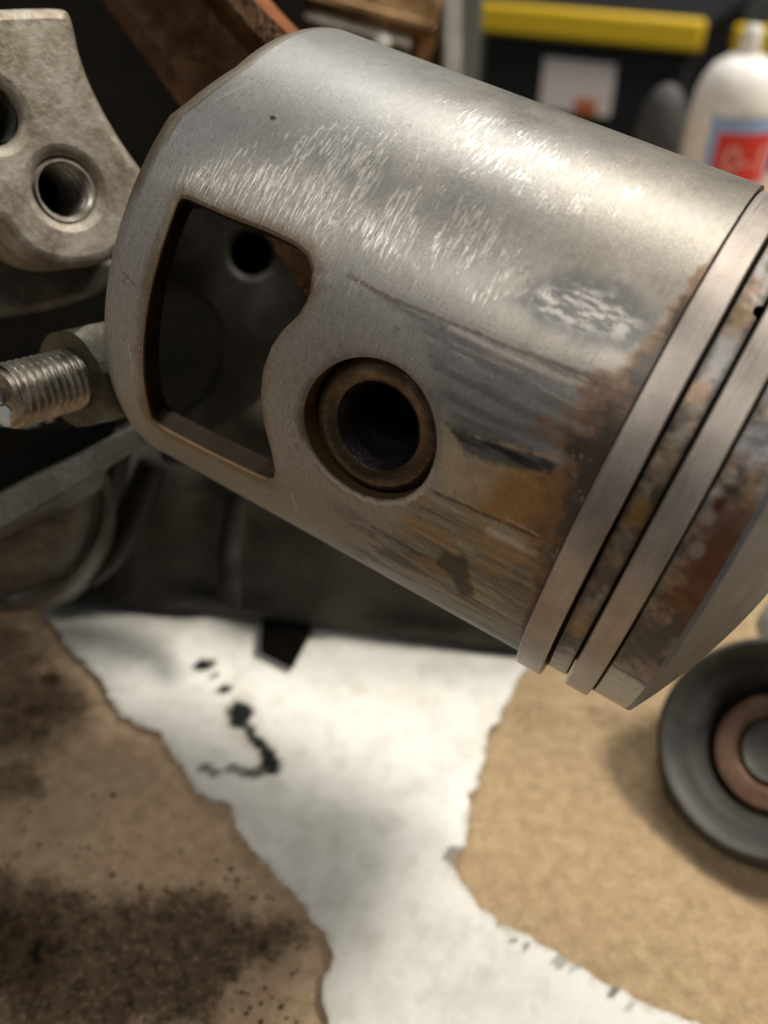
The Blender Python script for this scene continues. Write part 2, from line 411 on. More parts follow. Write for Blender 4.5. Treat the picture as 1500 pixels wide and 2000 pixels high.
def piston_paint(u, v):
    n = len(u)
    th = u / DEG
    streak = fbm(u * 2.2, v * .22, 3, 4)                   # drawn out along the bore
    streak2 = fbm(u * 5.0, v * .35, 13, 3)
    blot = fbm(u * .35, v * .35, 5, 5); med = fbm(u * 1.1, v * 1.1, 8, 4); fin = fbm(u * 3, v * 3, 21, 3)
    C = np.tile(np.array([.25, .242, .228]), (n, 1)) * (0.82 + .36 * blot)[:, None]
    sh_ = (.45 + .55 * sst(-4, 4, v)) * sst(-20, -32, th); Rg = np.full(n, .48) + .14 * (blot - .5) - .10 * sh_; Mt = np.full(n, .44) + .22 * sh_; Fk = np.zeros(n)
    # cooler, smoother upper end and warmer ring end
    C = mixc(C, (.215, .22, .222), sst(2, -6, v) * sst(-22, -34, th) * .8)
    C = mixc(C, (.31, .285, .245), sst(7, 16, v) * sst(-12, -30, th) * .75)
    # dull apron around the window and the pin
    dull = sst(-24, -14, th) * sst(13, 7, v)
    C = mixc(C, (.25, .235, .21), dull * (.55 + .3 * (med - .5))); Rg = Rg + .12 * dull; Mt = Mt - .15 * dull
    # polished flakes
    def flk(pts, soft, amt):
        d = poly_sdf(u, v, pcs(pts)); return sst(soft, -soft, d) * amt
    Fk = np.maximum(Fk, flk([(300, 330), (430, 290), (600, 245), (770, 215), (850, 330), (980, 420), (1090, 560), (1000, 640), (900, 600), (720, 520), (610, 480), (450, 410), (340, 370)], 2.2, .72))
    Fk = np.maximum(Fk, flk([(420, 340), (560, 300), (700, 340), (760, 420), (660, 460), (560, 440)], 1.6, .95))
    Fk = np.maximum(Fk, flk([(830, 170), (1000, 225), (1300, 360), (1300, 430), (1080, 440), (880, 330)], 2.4, .66))
    Fk = np.maximum(Fk, flk([(560, 480), (720, 520), (820, 600), (720, 670), (560, 640)], 1.8, .52))
    Fk *= .6 + .8 * sst(.35, .65, fbm(u * .5, v * .9, 6, 4))
    Fk = np.minimum(np.maximum(Fk, (.18 + .24 * dull) * sst(34, 14, th)), .95)
    bl = flk([(300, 345), (450, 305), (620, 318), (700, 420), (650, 510), (560, 455), (370, 390)], 1.5, 1.0)
    Fk = np.maximum(Fk, bl * .88); C = mixc(C, (.36, .335, .30), bl * .5)
    # flame-shaped burnt spot
    d = poly_sdf(u, v, pcs([(1000, 585), (1040, 545), (1130, 527), (1220, 558), (1288, 612), (1280, 650), (1225, 682), (1130, 668), (1050, 640)])) + (med - .5) * .9
    m = sst(.8, -.7, d)
    C = mixc(C, (.115, .118, .125), m * .85); Rg = Rg + .05 * m
    sp_ = sst(.40, .70, fbm(u * 4.2, v * 1.3, 31, 4) + .07 * sst(14, 19, v) - .10 * sst(-34.5, -39, th) + .06 * (streak - .5)) * sst(-.1, -1.5, d)
    C = mixc(C, (.47, .45, .42), sp_ * .85)
    # scuffed grey patch beside the pin
    d = poly_sdf(u, v, pcs([(745, 575), (860, 620), (1010, 685), (1185, 748), (1170, 810), (1110, 895), (1000, 872), (900, 852), (872, 800), (852, 740), (820, 660)])) + (streak - .5) * .9 + (med - .5) * .8
    m = sst(.7, -.6, d) * .85
    pcx = np.array([.165, .158, .16])[None, :] * (0.72 + .55 * sst(.3, .75, streak))[:, None] * (.85 + .3 * med)[:, None]
    C = C * (1 - m[:, None]) + pcx * m[:, None]; Fk *= 1 - m; Rg = Rg + .06 * m
    lite = sst(.56, .72, streak2) * sst(1.2, .1, np.abs(poly_sdf(u, v, pcs([(830, 620), (1180, 750), (1150, 800), (880, 690)]))))
    C = mixc(C, (.46, .40, .36), lite * m * .7)
    # fine dark line along its upper edge
    dl = line_d(u, v, pcs([(680, 538), (760, 582), (860, 622), (1010, 684), (1180, 742)]))
    C = mixc(C, (.09, .065, .055), sst(.22, .02, dl + (fin - .5) * .25) * .75)
    dl = line_d(u, v, pcs([(880, 640), (1000, 700), (1160, 762)]))
    C = mixc(C, (.50, .42, .36), sst(.25, .03, dl + (streak2 - .5) * .5) * .6)
    # tan to ochre deposit below the patch
    d = poly_sdf(u, v, pcs([(868, 800), (905, 880), (1085, 922), (1215, 850), (1100, 1095), (1070, 1068), (950, 1012), (858, 962), (860, 880)])) + (med - .5) * .7
    m = sst(.4, -.4, d)
    oc = mixc(np.tile(np.array([.30, .25, .175]), (n, 1)), (.25, .135, .05), sst(14.5, 18, v + (blot - .5) * 4))
    oc = mixc(oc, (.085, .045, .025), sst(18.3, 21.2, v + (med - .5) * 3.5)) * (.8 + .4 * med)[:, None]
    C = C * (1 - m[:, None]) + oc * m[:, None]; Mt = Mt * (1 - .6 * m); Rg = Rg + .08 * m; Fk *= 1 - m
    # black strip
    d = poly_sdf(u, v, pcs([(872, 826), (930, 852), (1010, 878), (1092, 906), (1082, 926), (960, 905), (905, 882)])) + (fin - .5) * .6
    C = mixc(C, (.022, .021, .024), sst(.25, -.2, d) * (.65 + .35 * sst(.4, .6, streak2)))
    dl = line_d(u, v, pcs([(905, 846), (1000, 872), (1095, 900)]))
    C = mixc(C, (.44, .30, .18), sst(.16, .02, dl) * .8 * sst(.35, .55, med))
    # lower flank: streaked grey-brown
    low = sst(-.4, .9, -line_side(u, v, pc(850, 962), pc(1075, 1075))) * sst(9.5, 12.5, v + (streak - .5) * 4)
    lc = np.array([.20, .185, .14])[None, :] * (.55 + .75 * sst(.25, .8, streak))[:, None]
    lc = lc * (.8 + .4 * sst(.3, .7, streak2))[:, None]
    C = C * (1 - low[:, None]) + lc * low[:, None]; Mt = Mt * (1 - .5 * low); Rg = Rg + .05 * low
    m = low * sst(.52, .64, fbm(u * .5, v * .22, 44, 4))
    C = mixc(C, (.26, .165, .075), m * .6)
    m = sst(18, 26, th) * sst(.50, .62, fbm(u * .8, v * .18, 51, 4)) * sst(4, 9, v)
    C = mixc(C, (.06, .062, .05), m * .7)
    d = poly_sdf(u, v, pcs([(868, 1075), (905, 1085), (915, 1120), (925, 1160), (905, 1168), (885, 1130), (855, 1105)])) + (med - .5) * .9
    C = mixc(C, (.035, .03, .024), sst(.35, -.3, d) * .85)
    C = mixc(C, (.045, .038, .032), sst(.2, .02, line_d(u, v, pcs([(850, 962), (940, 1002), (1070, 1058)])) + (fin - .5) * .2) * .85)
    C = mixc(C, (.44, .42, .37), sst(.5, .05, line_d(u, v, pcs([(960, 1035), (1060, 1085)])) + (streak2 - .5) * 1.1) * .6)
    under = sst(24, 34, th) * sst(9, 4, v)
    C = mixc(C, (.27, .26, .22), under * .6)
    # carbon and rust creeping in from the ring groove
    w = np.interp(th, [-70, -58, -50, -42, -34, -28, -22, -16, -10, -4, 4, 12, 20, 40], [0, .05, .28, .60, .85, 1.3, 2.2, 2.6, 2.2, 1.5, 1.5, 1.2, .5, .1])
    dg = (21.9 - v) / np.maximum(w, .05) + (blot - .5) * 2.4 + (med - .5) * 1.3 + (streak - .5) * 1.2 + (fin - .5) * .3
    m = sst(1.7, .6, dg) * sst(-66, -54, th)
    C = mixc(C, (.19, .095, .038), m * .78); Mt = Mt * (1 - .7 * m)
    m2 = sst(1.05, .05, dg) * sst(-52, -40, th)
    C = mixc(C, (.035, .027, .022), m2 * .9); Rg = Rg - .05 * m2; Fk *= 1 - m
    wh = m2 * sst(.66, .80, fbm(u * 3.4, v * 3.4, 61, 3)) * sst(-26, -14, th); C = mixc(C, (.24, .20, .17), wh * .6)
    # oil and grime round the pin bore, plus a painted rim highlight
    rr = np.sqrt((RP * np.sin((u - PIN_U) / RP)) ** 2 + (v - PIN_V) ** 2)
    a = np.arctan2(v - PIN_V, u - PIN_U)
    gr = sst(.85, .0, rr - PIN_R + (med - .5) * .9 + (fin - .5) * .5) * np.clip(.62 + .45 * np.cos(a + .7), .3, 1)
    C = mixc(C, (.05, .032, .018), gr * .85); Rg = Rg - .12 * gr; Mt = Mt * (1 - .4 * gr)
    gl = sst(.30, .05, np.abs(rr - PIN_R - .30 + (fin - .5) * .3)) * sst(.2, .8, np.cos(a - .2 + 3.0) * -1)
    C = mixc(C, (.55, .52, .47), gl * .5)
    C = mixc(C, (.11, .07, .045), sst(.10, .02, np.abs(rr - PIN_R - 1.05 + (med - .5) * .9)) * sst(.52, .66, fin) * sst(0, .6, np.cos(a + 1.9)) * .55)
    # brown staining at the skirt lip and along the window
    lipd = v - warp_end(u, v)[1]
    C = mixc(C, (.25, .215, .16), sst(1.3, 1.05, lipd) * sst(-28, -36, th) * (.55 + .4 * fin)); C = mixc(C, (.09, .075, .055), sst(.16, .03, np.abs(lipd - 1.2) + (fin - .5) * .1) * sst(-28, -38, th) * .7)
    C = mixc(C, (.13, .085, .042), sst(1.25, .1, lipd + (med - .5) * .9) * .8 * sst(-60, -30, th)); C = mixc(C, (.15, .10, .055), sst(-13.4, -12.2, v + (med - .5) * .9) * sst(-11.9, -12.1, v) * sst(-24, -10, th) * .7)
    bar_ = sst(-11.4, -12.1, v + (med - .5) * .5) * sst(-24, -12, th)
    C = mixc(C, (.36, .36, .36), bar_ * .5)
    dw = poly_sdf(u, v, WIN)
    C = mixc(C, (.17, .115, .062), sst(1.1, .0, dw + (blot - .5) * 1.8 + (fin - .5) * .5) * .75)
    # chip, scratches, pits
    d0 = pc(533, 230); C = mixc(C, (.02, .018, .016), sst(.26, .17, np.sqrt(((u - d0[0]) * 1.2) ** 2 + (v - d0[1]) ** 2) + (fin - .5) * .12))
    rng = np.random.default_rng(4)
    for k in range(16):
        uu, vv = rng.uniform(-28, 14), rng.uniform(-15, 20); L = rng.uniform(.5, 3.2); aa = rng.normal(0, .35) + (math.pi / 2 if k % 4 == 0 else 0)
        dl = line_d(u, v, [(uu, vv), (uu + L * math.cos(aa), vv + L * math.sin(aa))])
        C = mixc(C, (.08, .07, .06) if k % 3 == 0 else (.75, .73, .69), sst(.09, .02, dl) * rng.uniform(.08, .38))
    for pts in ([(240, 532), (266, 560)], [(238, 548), (248, 558)]):
        C = mixc(C, (.05, .04, .03), sst(.09, .02, line_d(u, v, pcs(pts))) * .6)
    pit = sst(.86, .92, vnoise(u * 3.6, v * 3.6, 77)) * sst(.5, .7, blot)
    C = mixc(C, (.10, .085, .07), pit * .45)
    return np.clip(C, 0.004, .95), np.clip(Rg, .18, .8), np.clip(Mt, 0, 1), Fk
def line_side(u, v, a, b):
    ex, ey = b[0] - a[0], b[1] - a[1]; L = math.hypot(ex, ey)
    return ((u - a[0]) * ey - (v - a[1]) * ex) / L * (1 if ey > 0 else 1) * -1
def attrs_of(C, Rg, Mt, Fk, u, v):
    n = len(u)
    return {'Col': ('FLOAT_COLOR', np.c_[C, np.ones(n)]), 'Rgh': ('FLOAT', Rg), 'Met': ('FLOAT', Mt), 'Flk': ('FLOAT', Fk),
            'suv': ('FLOAT_VECTOR', np.c_[u, v, np.zeros(n)])}

piston = thing('piston', 'worn aluminium two-stroke piston with open skirt window and carbon stained ring lands', 'piston', MP)
STEP = .115
us = np.concatenate([np.arange(-104 * DEG, 82 * DEG, STEP), np.arange(82 * DEG, 256 * DEG - .2, .5)])
svs = np.arange(-16.2, 21.9 + STEP * .5, (21.9 + 16.2) / round(38.1 / STEP))
def warp_end(u, s):
    """the skirt is 1.6 mm shorter on the intake side"""
    th = ((u / DEG + 180) % 360) - 180
    end = np.where((th > -120) & (th < 90), -16.2 + 1.75 * np.clip((-39 - th) / 17, 0, 1) ** .8, -16.2)
    return np.where(s < -12.4, -12.4 + (s + 12.4) * (end + 12.4) / (-16.2 + 12.4), s), end
def uwrap(u): return np.where(u > HALF, u - 2 * HALF, u)
u, s_, Fo, rim = sheet(us, svs, lambda a, b: hole_sdf(uwrap(a), b), wrap=True)
v, end = warp_end(u, s_)
tt = np.clip((1.15 - (v - end)) / 1.15, 0, 1)
rr = RP - .42 * tt ** 1.6 - .10 * sst(16, -16, v) * 0
dh = hole_sdf(uwrap(u), s_)
rr = rr - .10 * np.clip((.16 - dh) / .16, 0, 1)             # edges of the openings are slightly rounded over
Vo = np.stack([rr * np.cos(u / RP), rr * np.sin(u / RP), v], -1)
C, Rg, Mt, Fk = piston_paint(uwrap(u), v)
# end face and walls of the openings, then the inside
TH = 1.9
def inward(idx, r): 
    q = Vo[idx].copy(); L = np.hypot(q[:, 0], q[:, 1]); q[:, :2] *= (r / L)[:, None]; return q
nV = len(Vo); parts_v, parts_f, cu_, cv_ = [Vo], [Fo], [u], [v]; gold = []
edge_rows = np.where(np.abs(s_ - svs[0]) < 1e-6)[0]; order = edge_rows[np.argsort(u[edge_rows])]
base = nV
k = len(order)
parts_v += [Vo[order], inward(order, RP - TH)]
parts_f.append(np.stack([base + np.arange(k), base + k + np.arange(k), base + k + (np.arange(k) + 1) % k, base + (np.arange(k) + 1) % k], 1)); cu_ += [u[order]] * 2; cv_ += [v[order]] * 2; base += 2 * k
gold += [np.ones(k) * .6, np.zeros(k)]
un, inv = np.unique(rim, return_inverse=True); inv = inv.reshape(rim.shape)
dpin = np.abs(np.sqrt((RP * np.sin((u[un] - PIN_U) / RP)) ** 2 + (v[un] - PIN_V) ** 2) - PIN_R) < .4
cs, sn = math.cos(PIN_U / RP), math.sin(PIN_U / RP)
along = Vo[un][:, 0] * cs + Vo[un][:, 1] * sn; across = -Vo[un][:, 0] * sn + Vo[un][:, 1] * cs
q0, q1, q2 = Vo[un].copy(), inward(un, RP - .38), inward(un, RP - TH)
for q, dd in ((q1, np.abs(along) - .3), (q2, np.full(len(un), 9.0))):      # the pin bore runs straight in along the pin
    deep = np.sign(along) * dd
    q[dpin] = np.stack([deep * cs - across * sn, deep * sn + across * cs, Vo[un][:, 2]], -1)[dpin]
K = len(un); parts_v += [q0, q1, q2]
for a_, b_ in ((0, K), (K, 2 * K)):
    parts_f.append(np.stack([base + a_ + inv[:, 1], base + a_ + inv[:, 0], base + b_ + inv[:, 0], base + b_ + inv[:, 1]], 1))
cu_ += [u[un]] * 3; cv_ += [v[un]] * 3; base += 3 * K
gold += [np.where(dpin, .35, 1.), np.where(dpin, .30, 0.), np.where(dpin, .12, 0.)]
ui, si, Fi, _ = sheet(np.arange(-HALF, HALF - .3, .6), np.linspace(-16.2, 25.5, 60), lambda a, b: hole_sdf(a, b), wrap=True)
vi, _ = warp_end(ui, si)
parts_v.append(np.stack([(RP - TH) * np.cos(ui / RP), (RP - TH) * np.sin(ui / RP), vi], -1)); parts_f.append(Fi[:, ::-1] + base); cu_.append(ui); cv_.append(vi)
Va, Fa = np.concatenate(parts_v), np.concatenate(parts_f); ua, va = np.concatenate(cu_), np.concatenate(cv_)
nin = len(Va) - nV
wn = fbm(ua[nV:] * .8, va[nV:] * .8, 90, 4)
Ci = np.array([.036, .023, .012])[None, :] * (.5 + 1.0 * wn)[:, None]
gold.append(np.zeros(len(ui))); Ci = mixc(Ci, (.36, .24, .11), np.concatenate(gold)); C = np.concatenate([C, Ci]); Rg = np.concatenate([Rg, np.full(nin, .42)]); Mt = np.concatenate([Mt, np.full(nin, .55)]); Fk = np.concatenate([Fk, np.zeros(nin)])
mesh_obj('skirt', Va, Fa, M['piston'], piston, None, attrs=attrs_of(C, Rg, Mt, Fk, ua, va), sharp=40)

def land_paint(u, v, top):
    n = len(u); th = u / DEG
    blot = fbm(u * .45, v * .45, 105 + top, 5); med = fbm(u * 1.3, v * 1.3, 108 + top, 4); fin = fbm(u * 3.2, v * 3.2, 121, 3)
    C = np.tile(np.array([.17, .145, .115]), (n, 1)) * (.55 + .9 * med)[:, None]
    C = mixc(C, (.19, .18, .175), sst(.42, .66, blot) * .75)
    C = mixc(C, (.26, .15, .085), sst(.48, .72, fbm(u * .7, v * .9, 131 + top, 4)) * .65)
    C = mixc(C, (.028, .024, .022), sst(.48, .70, fbm(u * .6, v * .9, 141 + top, 4)) * .8)
    C = C * (.72 + .56 * fin)[:, None]
    Rg = np.full(n, .42); Mt = np.full(n, .4)
    def spot(px, py, ru, rv, c, amt):
        nonlocal C
        a, b = pc(px, py); d = np.sqrt(((u - a) / ru) ** 2 + ((v - b) / rv) ** 2) + (med - .5) * .9 + (fin - .5) * .4
        C = mixc(C, np.array(c) * .85, sst(1.35, .45, d) * amt * .9)
    if not top:
        spot(1250, 1010, 1.1, 1.6, (.27, .15, .04), .9); spot(1290, 900, 1.6, 1.5, (.30, .23, .15), .85)
        spot(1190, 1130, 1.4, 1.6, (.075, .065, .06), .85); spot(1130, 1235, 1.0, 1.4, (.30, .19, .085), .85)
        spot(1400, 700, 1.8, 1.3, (.40, .39, .40), .9); spot(1360, 760, 1.0, 1.0, (.48, .30, .20), .6)
        spot(1440, 600, 1.2, 1.0, (.16, .11, .05), .9)
        C = mixc(C, (.03, .028, .026), sst(.5, .1, np.minimum(v - 24.2, 25.9 - v) + (med - .5) * .4) * .75)
        C = mixc(C, (.34, .32, .29), sst(30, 44, th) * .7)
    else:
        spot(1385, 1140, 3.2, 2.0, (.14, .05, .02), .95); spot(1420, 1050, 2.6, 1.6, (.17, .075, .035), .8)
        spot(1250, 1240, 2.6, 2.4, (.055, .053, .055), .95)
        for (px, py) in ((1400, 965), (1425, 930), (1385, 1010), (1360, 1075)): spot(px, py, .55, .45, (.42, .36, .31), .7)
        spot(1405, 985, .6, .35, (.10, .025, .01), 1.); spot(1490, 880, 1.4, 1.5, (.25, .25, .27), .8)
        C = mixc(C, (.40, .385, .36), sst(27.5, 29.5, th + (fin - .5) * 2) * .85)
        C = mixc(C, (.06, .05, .04), sst(.25, .05, np.abs(th - 27.6) * DEG) * .7)
    return np.clip(C, .004, .9), Rg, Mt, np.zeros(n)
def strip(name, v0, v1, top, sdf=None):
    us_ = np.concatenate([np.arange(-104 * DEG, 82 * DEG, .14), np.arange(82 * DEG, 256 * DEG - .2, .5)])
    u, v, Fq, rim = sheet(us_, np.linspace(v0, v1, max(4, int((v1 - v0) / .14))), sdf, True)
    rr = RP - .1 - .22 * (np.clip((.14 - (np.minimum(v - v0, v1 - v) if not top else v - v0)) / .14, 0, 1))
    rr = rr - .12 * fbm(uwrap(u) * 1.1, v * 1.1, 200, 4) * (1 if not top else np.clip((v1 - v) / .5, 0, 1))
    Vq = np.stack([rr * np.cos(u / RP), rr * np.sin(u / RP), v], -1)
    cu, cv = u, v
    c = land_paint(uwrap(u), v, top)
    if len(rim):
        un, inv = np.unique(rim, return_inverse=True); inv = inv.reshape(rim.shape)
        q = Vq[un].copy(); q[:, :2] *= .93
        Fq = np.concatenate([Fq, np.stack([rim[:, 1], rim[:, 0], len(Vq) + inv[:, 0], len(Vq) + inv[:, 1]], 1)])
        Vq = np.concatenate([Vq, q]); cu, cv = np.concatenate([u, u[un]]), np.concatenate([v, v[un]])
        c = land_paint(uwrap(cu), cv, top)
    mesh_obj(name, Vq, Fq, M['piston'], piston, None, attrs=attrs_of(*c, cu, cv))
hu, hv = pc(1488, 607)
strip('ring_land', 24.2, 25.9, 0, lambda a, b: np.sqrt((uwrap(a) - hu) ** 2 + (b - hv) ** 2) - .48)
strip('top_land', 28.0, 30.75, 1)
gm = mottled('carbon_groove', [(.2, (.012, .010, .009)), (.8, (.06, .045, .035))], .6, .2, (.4, .6), .3)
for a, b in ((21.9, 24.2), (25.9, 28.0)):
    V_, F_ = lathe([(RP - .05, a), (RP - 1.6, a), (RP - 1.6, b), (RP - .05, b)], 160)
    mesh_obj('ring_groove', V_, F_, gm, piston, None)
# locating hole floor
V_, F_ = lathe([(.0, 0), (.7, 0)], 20)
hth = hu / RP
mesh_obj('locating_hole', V_, F_, M['black'], piston, frame((18.5 * math.cos(hth), 18.5 * math.sin(hth), hv), (math.cos(hth), math.sin(hth), 0), (0, 0, 1)))
# domed crown
prof = [(RP - .1, 30.75), (RP - .12, 31.1), (RP - .5, 31.3)]
for k in range(1, 25):
    f = k / 24; r = (RP - .5) * (1 - f); prof.append((r if r > .02 else .02, 31.3 + 5.2 * (1 - (r / (RP - .5)) ** 2) ** 1.0))
V_, F_ = lathe(prof[::1], 200)
t = NT('crown_alloy'); vv_ = t.coord()
sep = t.new('ShaderNodeSeparateXYZ'); t.link(vv_, sep.inputs[0])
rad = t.math('SQRT', t.math('ADD', t.math('MULTIPLY', sep.outputs[0], sep.outputs[0]), t.math('MULTIPLY', sep.outputs[1], sep.outputs[1])))
cmb = t.new('ShaderNodeCombineXYZ'); t.link(t.math('MULTIPLY', rad, 6.0), cmb.inputs[0])
n1 = t.noise(cmb.outputs[0], 1.0, 3); n2 = t.noise(vv_, .35, 5, .65)
t.set(Base_Color=t.mix(n1, t.ramp(n2, [(.3, (.07, .076, .082)), (.7, (.14, .15, .158))]), t.ramp(n2, [(.3, (.095, .103, .11)), (.7, (.175, .187, .196))])), Metallic=.15, Roughness=.5)
mesh_obj('crown', V_, F_, t.bump(n1, .15, .03).m, piston, None)
V_, F_ = lathe([(RP - TH, 25.5), (.02, 25.5)], 60)
mesh_obj('crown_underside', V_, F_, M['cast_dark'], piston, None)

# rings: sprung a little out of their grooves, towards the bench
def ring(a, b, r, off, ang, label, gap):
    m = MP.copy(); o = MP[:3, :3] @ np.array([off * math.cos(R_(ang)), off * math.sin(R_(ang)), 0]); m[:3, 3] = MP[:3, 3] + o
    t = thing('piston_ring', label, 'piston ring', m, 'rings in the piston grooves')
    c = .10
    V_, F_ = lathe([(r - 2.2, a + .05), (r - c, a + .05), (r, a + .05 + c), (r, b - .05 - c), (r - c, b - .05), (r - 2.2, b - .05)], 220, True, R_(gap), R_(gap + 357))
    n = len(V_); F_ = F_ + [tuple(range(5, -1, -1)), tuple(range(n - 6, n))]
    mesh_obj('ring_band', V_, F_, M['ring_steel'], t, None)
    return t
ring(21.95, 24.1, RP + .22, .62, 54, 'lower grey steel piston ring, beside the stained skirt', 150)
ring(25.97, 27.95, RP + .12, .34, 54, 'upper grey steel piston ring, next to the domed crown', 170)

# wrist pin
mw = frame(MP[:3, :3] @ np.array([0, 0, PIN_V]) + MP[:3, 3], MP[:3, :3] @ np.array([cs, sn, 0]), MP[:3, 2])
pin = thing('wrist_pin', 'hollow brown oily steel pin inside the round bore of the piston', 'wrist pin', mw)
E0 = 18.7
V_, F_ = lathe([(2.7, -15), (5.0, -15), (5.0, E0 - .6), (4.85, E0 - .35), (4.66, E0 - .12), (4.45, E0), (4.2, E0 + .06), (3.5, E0 - .02), (3.2, E0 - .2)], 96)
mesh_obj('pin_tube', V_, F_, M['pin'], pin, None)
V_, F_ = lathe([(3.2, E0 - .2), (2.66, E0 - 1.0), (2.58, E0 - 1.3), (2.5, -15)], 96)
mesh_obj('pin_hollow', V_, F_, M['pin_dark'], pin, None)
# ------------------------------------------------------------------ workbench board
def bench_grid():
    xs = np.concatenate([np.linspace(-620, -110, 18)[:-1], np.arange(-110, 110, .7), np.linspace(110, 620, 18)])
    ys = np.concatenate([np.linspace(-90, 10, 8)[:-1], np.arange(10, 150, .7), np.linspace(150, 318, 12)])
    return xs, ys
xs, ys = bench_grid()
x, y, Fb, _ = sheet(xs, ys)
def bp(pts): return [tuple(bench(*p)[:2]) for p in pts]
big, med, fin = fbm(x * .05, y * .05, 301, 5), fbm(x * .22, y * .22, 302, 5), fbm(x * .8, y * .8, 303, 4)
StShade = np.zeros(len(x))
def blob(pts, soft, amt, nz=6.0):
    global StShade
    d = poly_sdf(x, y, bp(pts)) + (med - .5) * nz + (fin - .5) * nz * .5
    StShade = np.maximum(StShade, sst(soft, -soft, d) * amt)
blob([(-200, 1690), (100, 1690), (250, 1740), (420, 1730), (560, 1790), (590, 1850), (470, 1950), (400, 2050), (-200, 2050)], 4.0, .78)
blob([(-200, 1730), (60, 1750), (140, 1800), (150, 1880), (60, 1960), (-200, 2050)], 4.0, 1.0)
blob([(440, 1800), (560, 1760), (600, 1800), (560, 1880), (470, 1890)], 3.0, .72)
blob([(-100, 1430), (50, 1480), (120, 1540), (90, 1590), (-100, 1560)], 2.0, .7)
blob([(-150, 1150), (60, 1165), (130, 1290), (210, 1370), (170, 1420), (80, 1470), (-150, 1520)], 6.0, .8, 5.0)  # stain plus the engine's soft shadow, painted into the board colour
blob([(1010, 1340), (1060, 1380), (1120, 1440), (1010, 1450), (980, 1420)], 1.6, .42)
blob([(1140, 1380), (1300, 1380), (1300, 1500), (1180, 1460)], 1.6, .5)  # shadow of the bush, painted into the board colour
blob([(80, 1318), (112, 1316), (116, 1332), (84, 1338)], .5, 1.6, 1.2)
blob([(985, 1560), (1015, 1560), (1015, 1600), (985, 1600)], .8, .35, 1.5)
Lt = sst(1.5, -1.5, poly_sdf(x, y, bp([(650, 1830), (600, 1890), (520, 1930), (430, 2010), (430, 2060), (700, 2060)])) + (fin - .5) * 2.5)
StShade = StShade * (1 - .75 * Lt)
right = sst(-6, 14, x + (big - .5) * 16)
t = NT('pressed_board'); vb = t.coord()
n1 = t.noise(vb, .55, 5, .62, .3); n2 = t.noise(vb, 1.7, 4, .7); n3 = t.noise(vb, .08, 4, .6)
mixr = t.attr('Right')
basec = t.mix(t.ramp(t.math('ADD', t.math('MULTIPLY', n1, .6), t.math('MULTIPLY', n2, .4)), [(.38, 0.), (.62, 1.)]), t.mix(mixr, (.33, .235, .145), (.27, .195, .11)), t.mix(mixr, (.54, .405, .275), (.43, .325, .195)))
basec = t.mix(t.math('MULTIPLY', t.ramp(n3, [(.4, 0.), (.7, 1.)]), .3), basec, (.36, .25, .16))
st_shade = t.attr('Stain')
grit = t.math('MULTIPLY', t.math('SUBTRACT', t.math('ADD', st_shade, t.math('MULTIPLY', t.math('SUBTRACT', n2, .5), 1.9)), .30), 2.4, True)
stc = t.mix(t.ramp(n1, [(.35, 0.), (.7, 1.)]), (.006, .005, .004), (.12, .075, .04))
basec = t.mix(t.math('MULTIPLY', grit, t.math('MULTIPLY', st_shade, 1.15, True)), basec, stc)
basec = t.mix(t.math('MULTIPLY', t.ramp(n2, [(.66, 0.), (.74, 1.)]), .35), basec, (.10, .07, .04))
t.set(Specular_IOR_Level=.12, Base_Color=basec, Roughness=t.ramp(n1, [(.3, .55), (.7, .75)]))
M['board'] = t.bump(t.math('ADD', n2, n1), .6, .35).m
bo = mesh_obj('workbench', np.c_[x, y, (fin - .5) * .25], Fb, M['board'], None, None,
              attrs={'Stain': ('FLOAT', StShade), 'Right': ('FLOAT', right)})
tag(bo, 'tan pressed board bench top with dark oily stains', None, kind='structure')
V_, F_ = box(-620, 620, -90, 318, -22, -.6)
o = mesh_obj('board_core', V_, F_, plain('board_core', (.30, .21, .12), .8), bo, None, smooth=False)

# ------------------------------------------------------------------ torn white paper
out = [(75, 1172), (98, 1215), (120, 1255), (150, 1285), (165, 1300), (205, 1345), (222, 1372), (235, 1400), (262, 1420), (300, 1435), (318, 1440), (322, 1462), (350, 1500), (395, 1555), (415, 1575), (455, 1588),
       (457, 1612), (480, 1660), (540, 1722), (600, 1788), (632, 1838), (648, 1880), (632, 1930), (640, 2080), (1500, 2080), (1350, 2000), (1290, 1975), (1230, 1958), (1180, 1930), (1140, 1912), (1100, 1885), (1050, 1850),
       (985, 1825), (930, 1782), (898, 1735), (884, 1700), (890, 1682), (906, 1668), (915, 1590), (912, 1572), (928, 1556), (945, 1470), (985, 1390), (1040, 1282), (1060, 1150), (0, 1060)]
PO = np.array(bp(out))
def paper_sdf(u, v):
    return -(poly_sdf(u, v, PO) + (fbm(u * .9, v * .9, 401, 3) - .5) * 1.0 + (fbm(u * .25, v * .25, 402, 3) - .5) * 1.2)
lo, hi = PO.min(0), PO.max(0)
pu, pv, Fp, rimp = sheet(np.arange(lo[0] - 2, hi[0] + 2, .45), np.arange(lo[1] - 2, hi[1] + 2, .45), paper_sdf)
ycr = bench(600, 1650)[1]
hgt = .45 + .55 * fbm(pu * .06, pv * .06, 411, 3) + 1.5 * np.exp(-np.sqrt((pv - ycr - .03 * pu) ** 2 + .6) / 8.0) + .18 * fbm(pu * .3, pv * .3, 412, 3)
hgt += 1.6 * sst(-52, -70, pu) * sst(60, 90, pv) + .8 * np.exp(-((pu + 34 - (pv - 85) * .9) / 4.0) ** 2) * sst(75, 90, pv)
edge = np.maximum(paper_sdf(pu, pv), 0)
Pc = np.tile(np.array([.74, .735, .70]), (len(pu), 1))
pm, pf = fbm(pu * .28, pv * .28, 421, 4), fbm(pu * .9, pv * .9, 422, 3)
Pc = mixc(Pc, (.50, .49, .43), sst(.54, .70, pm) * .22)
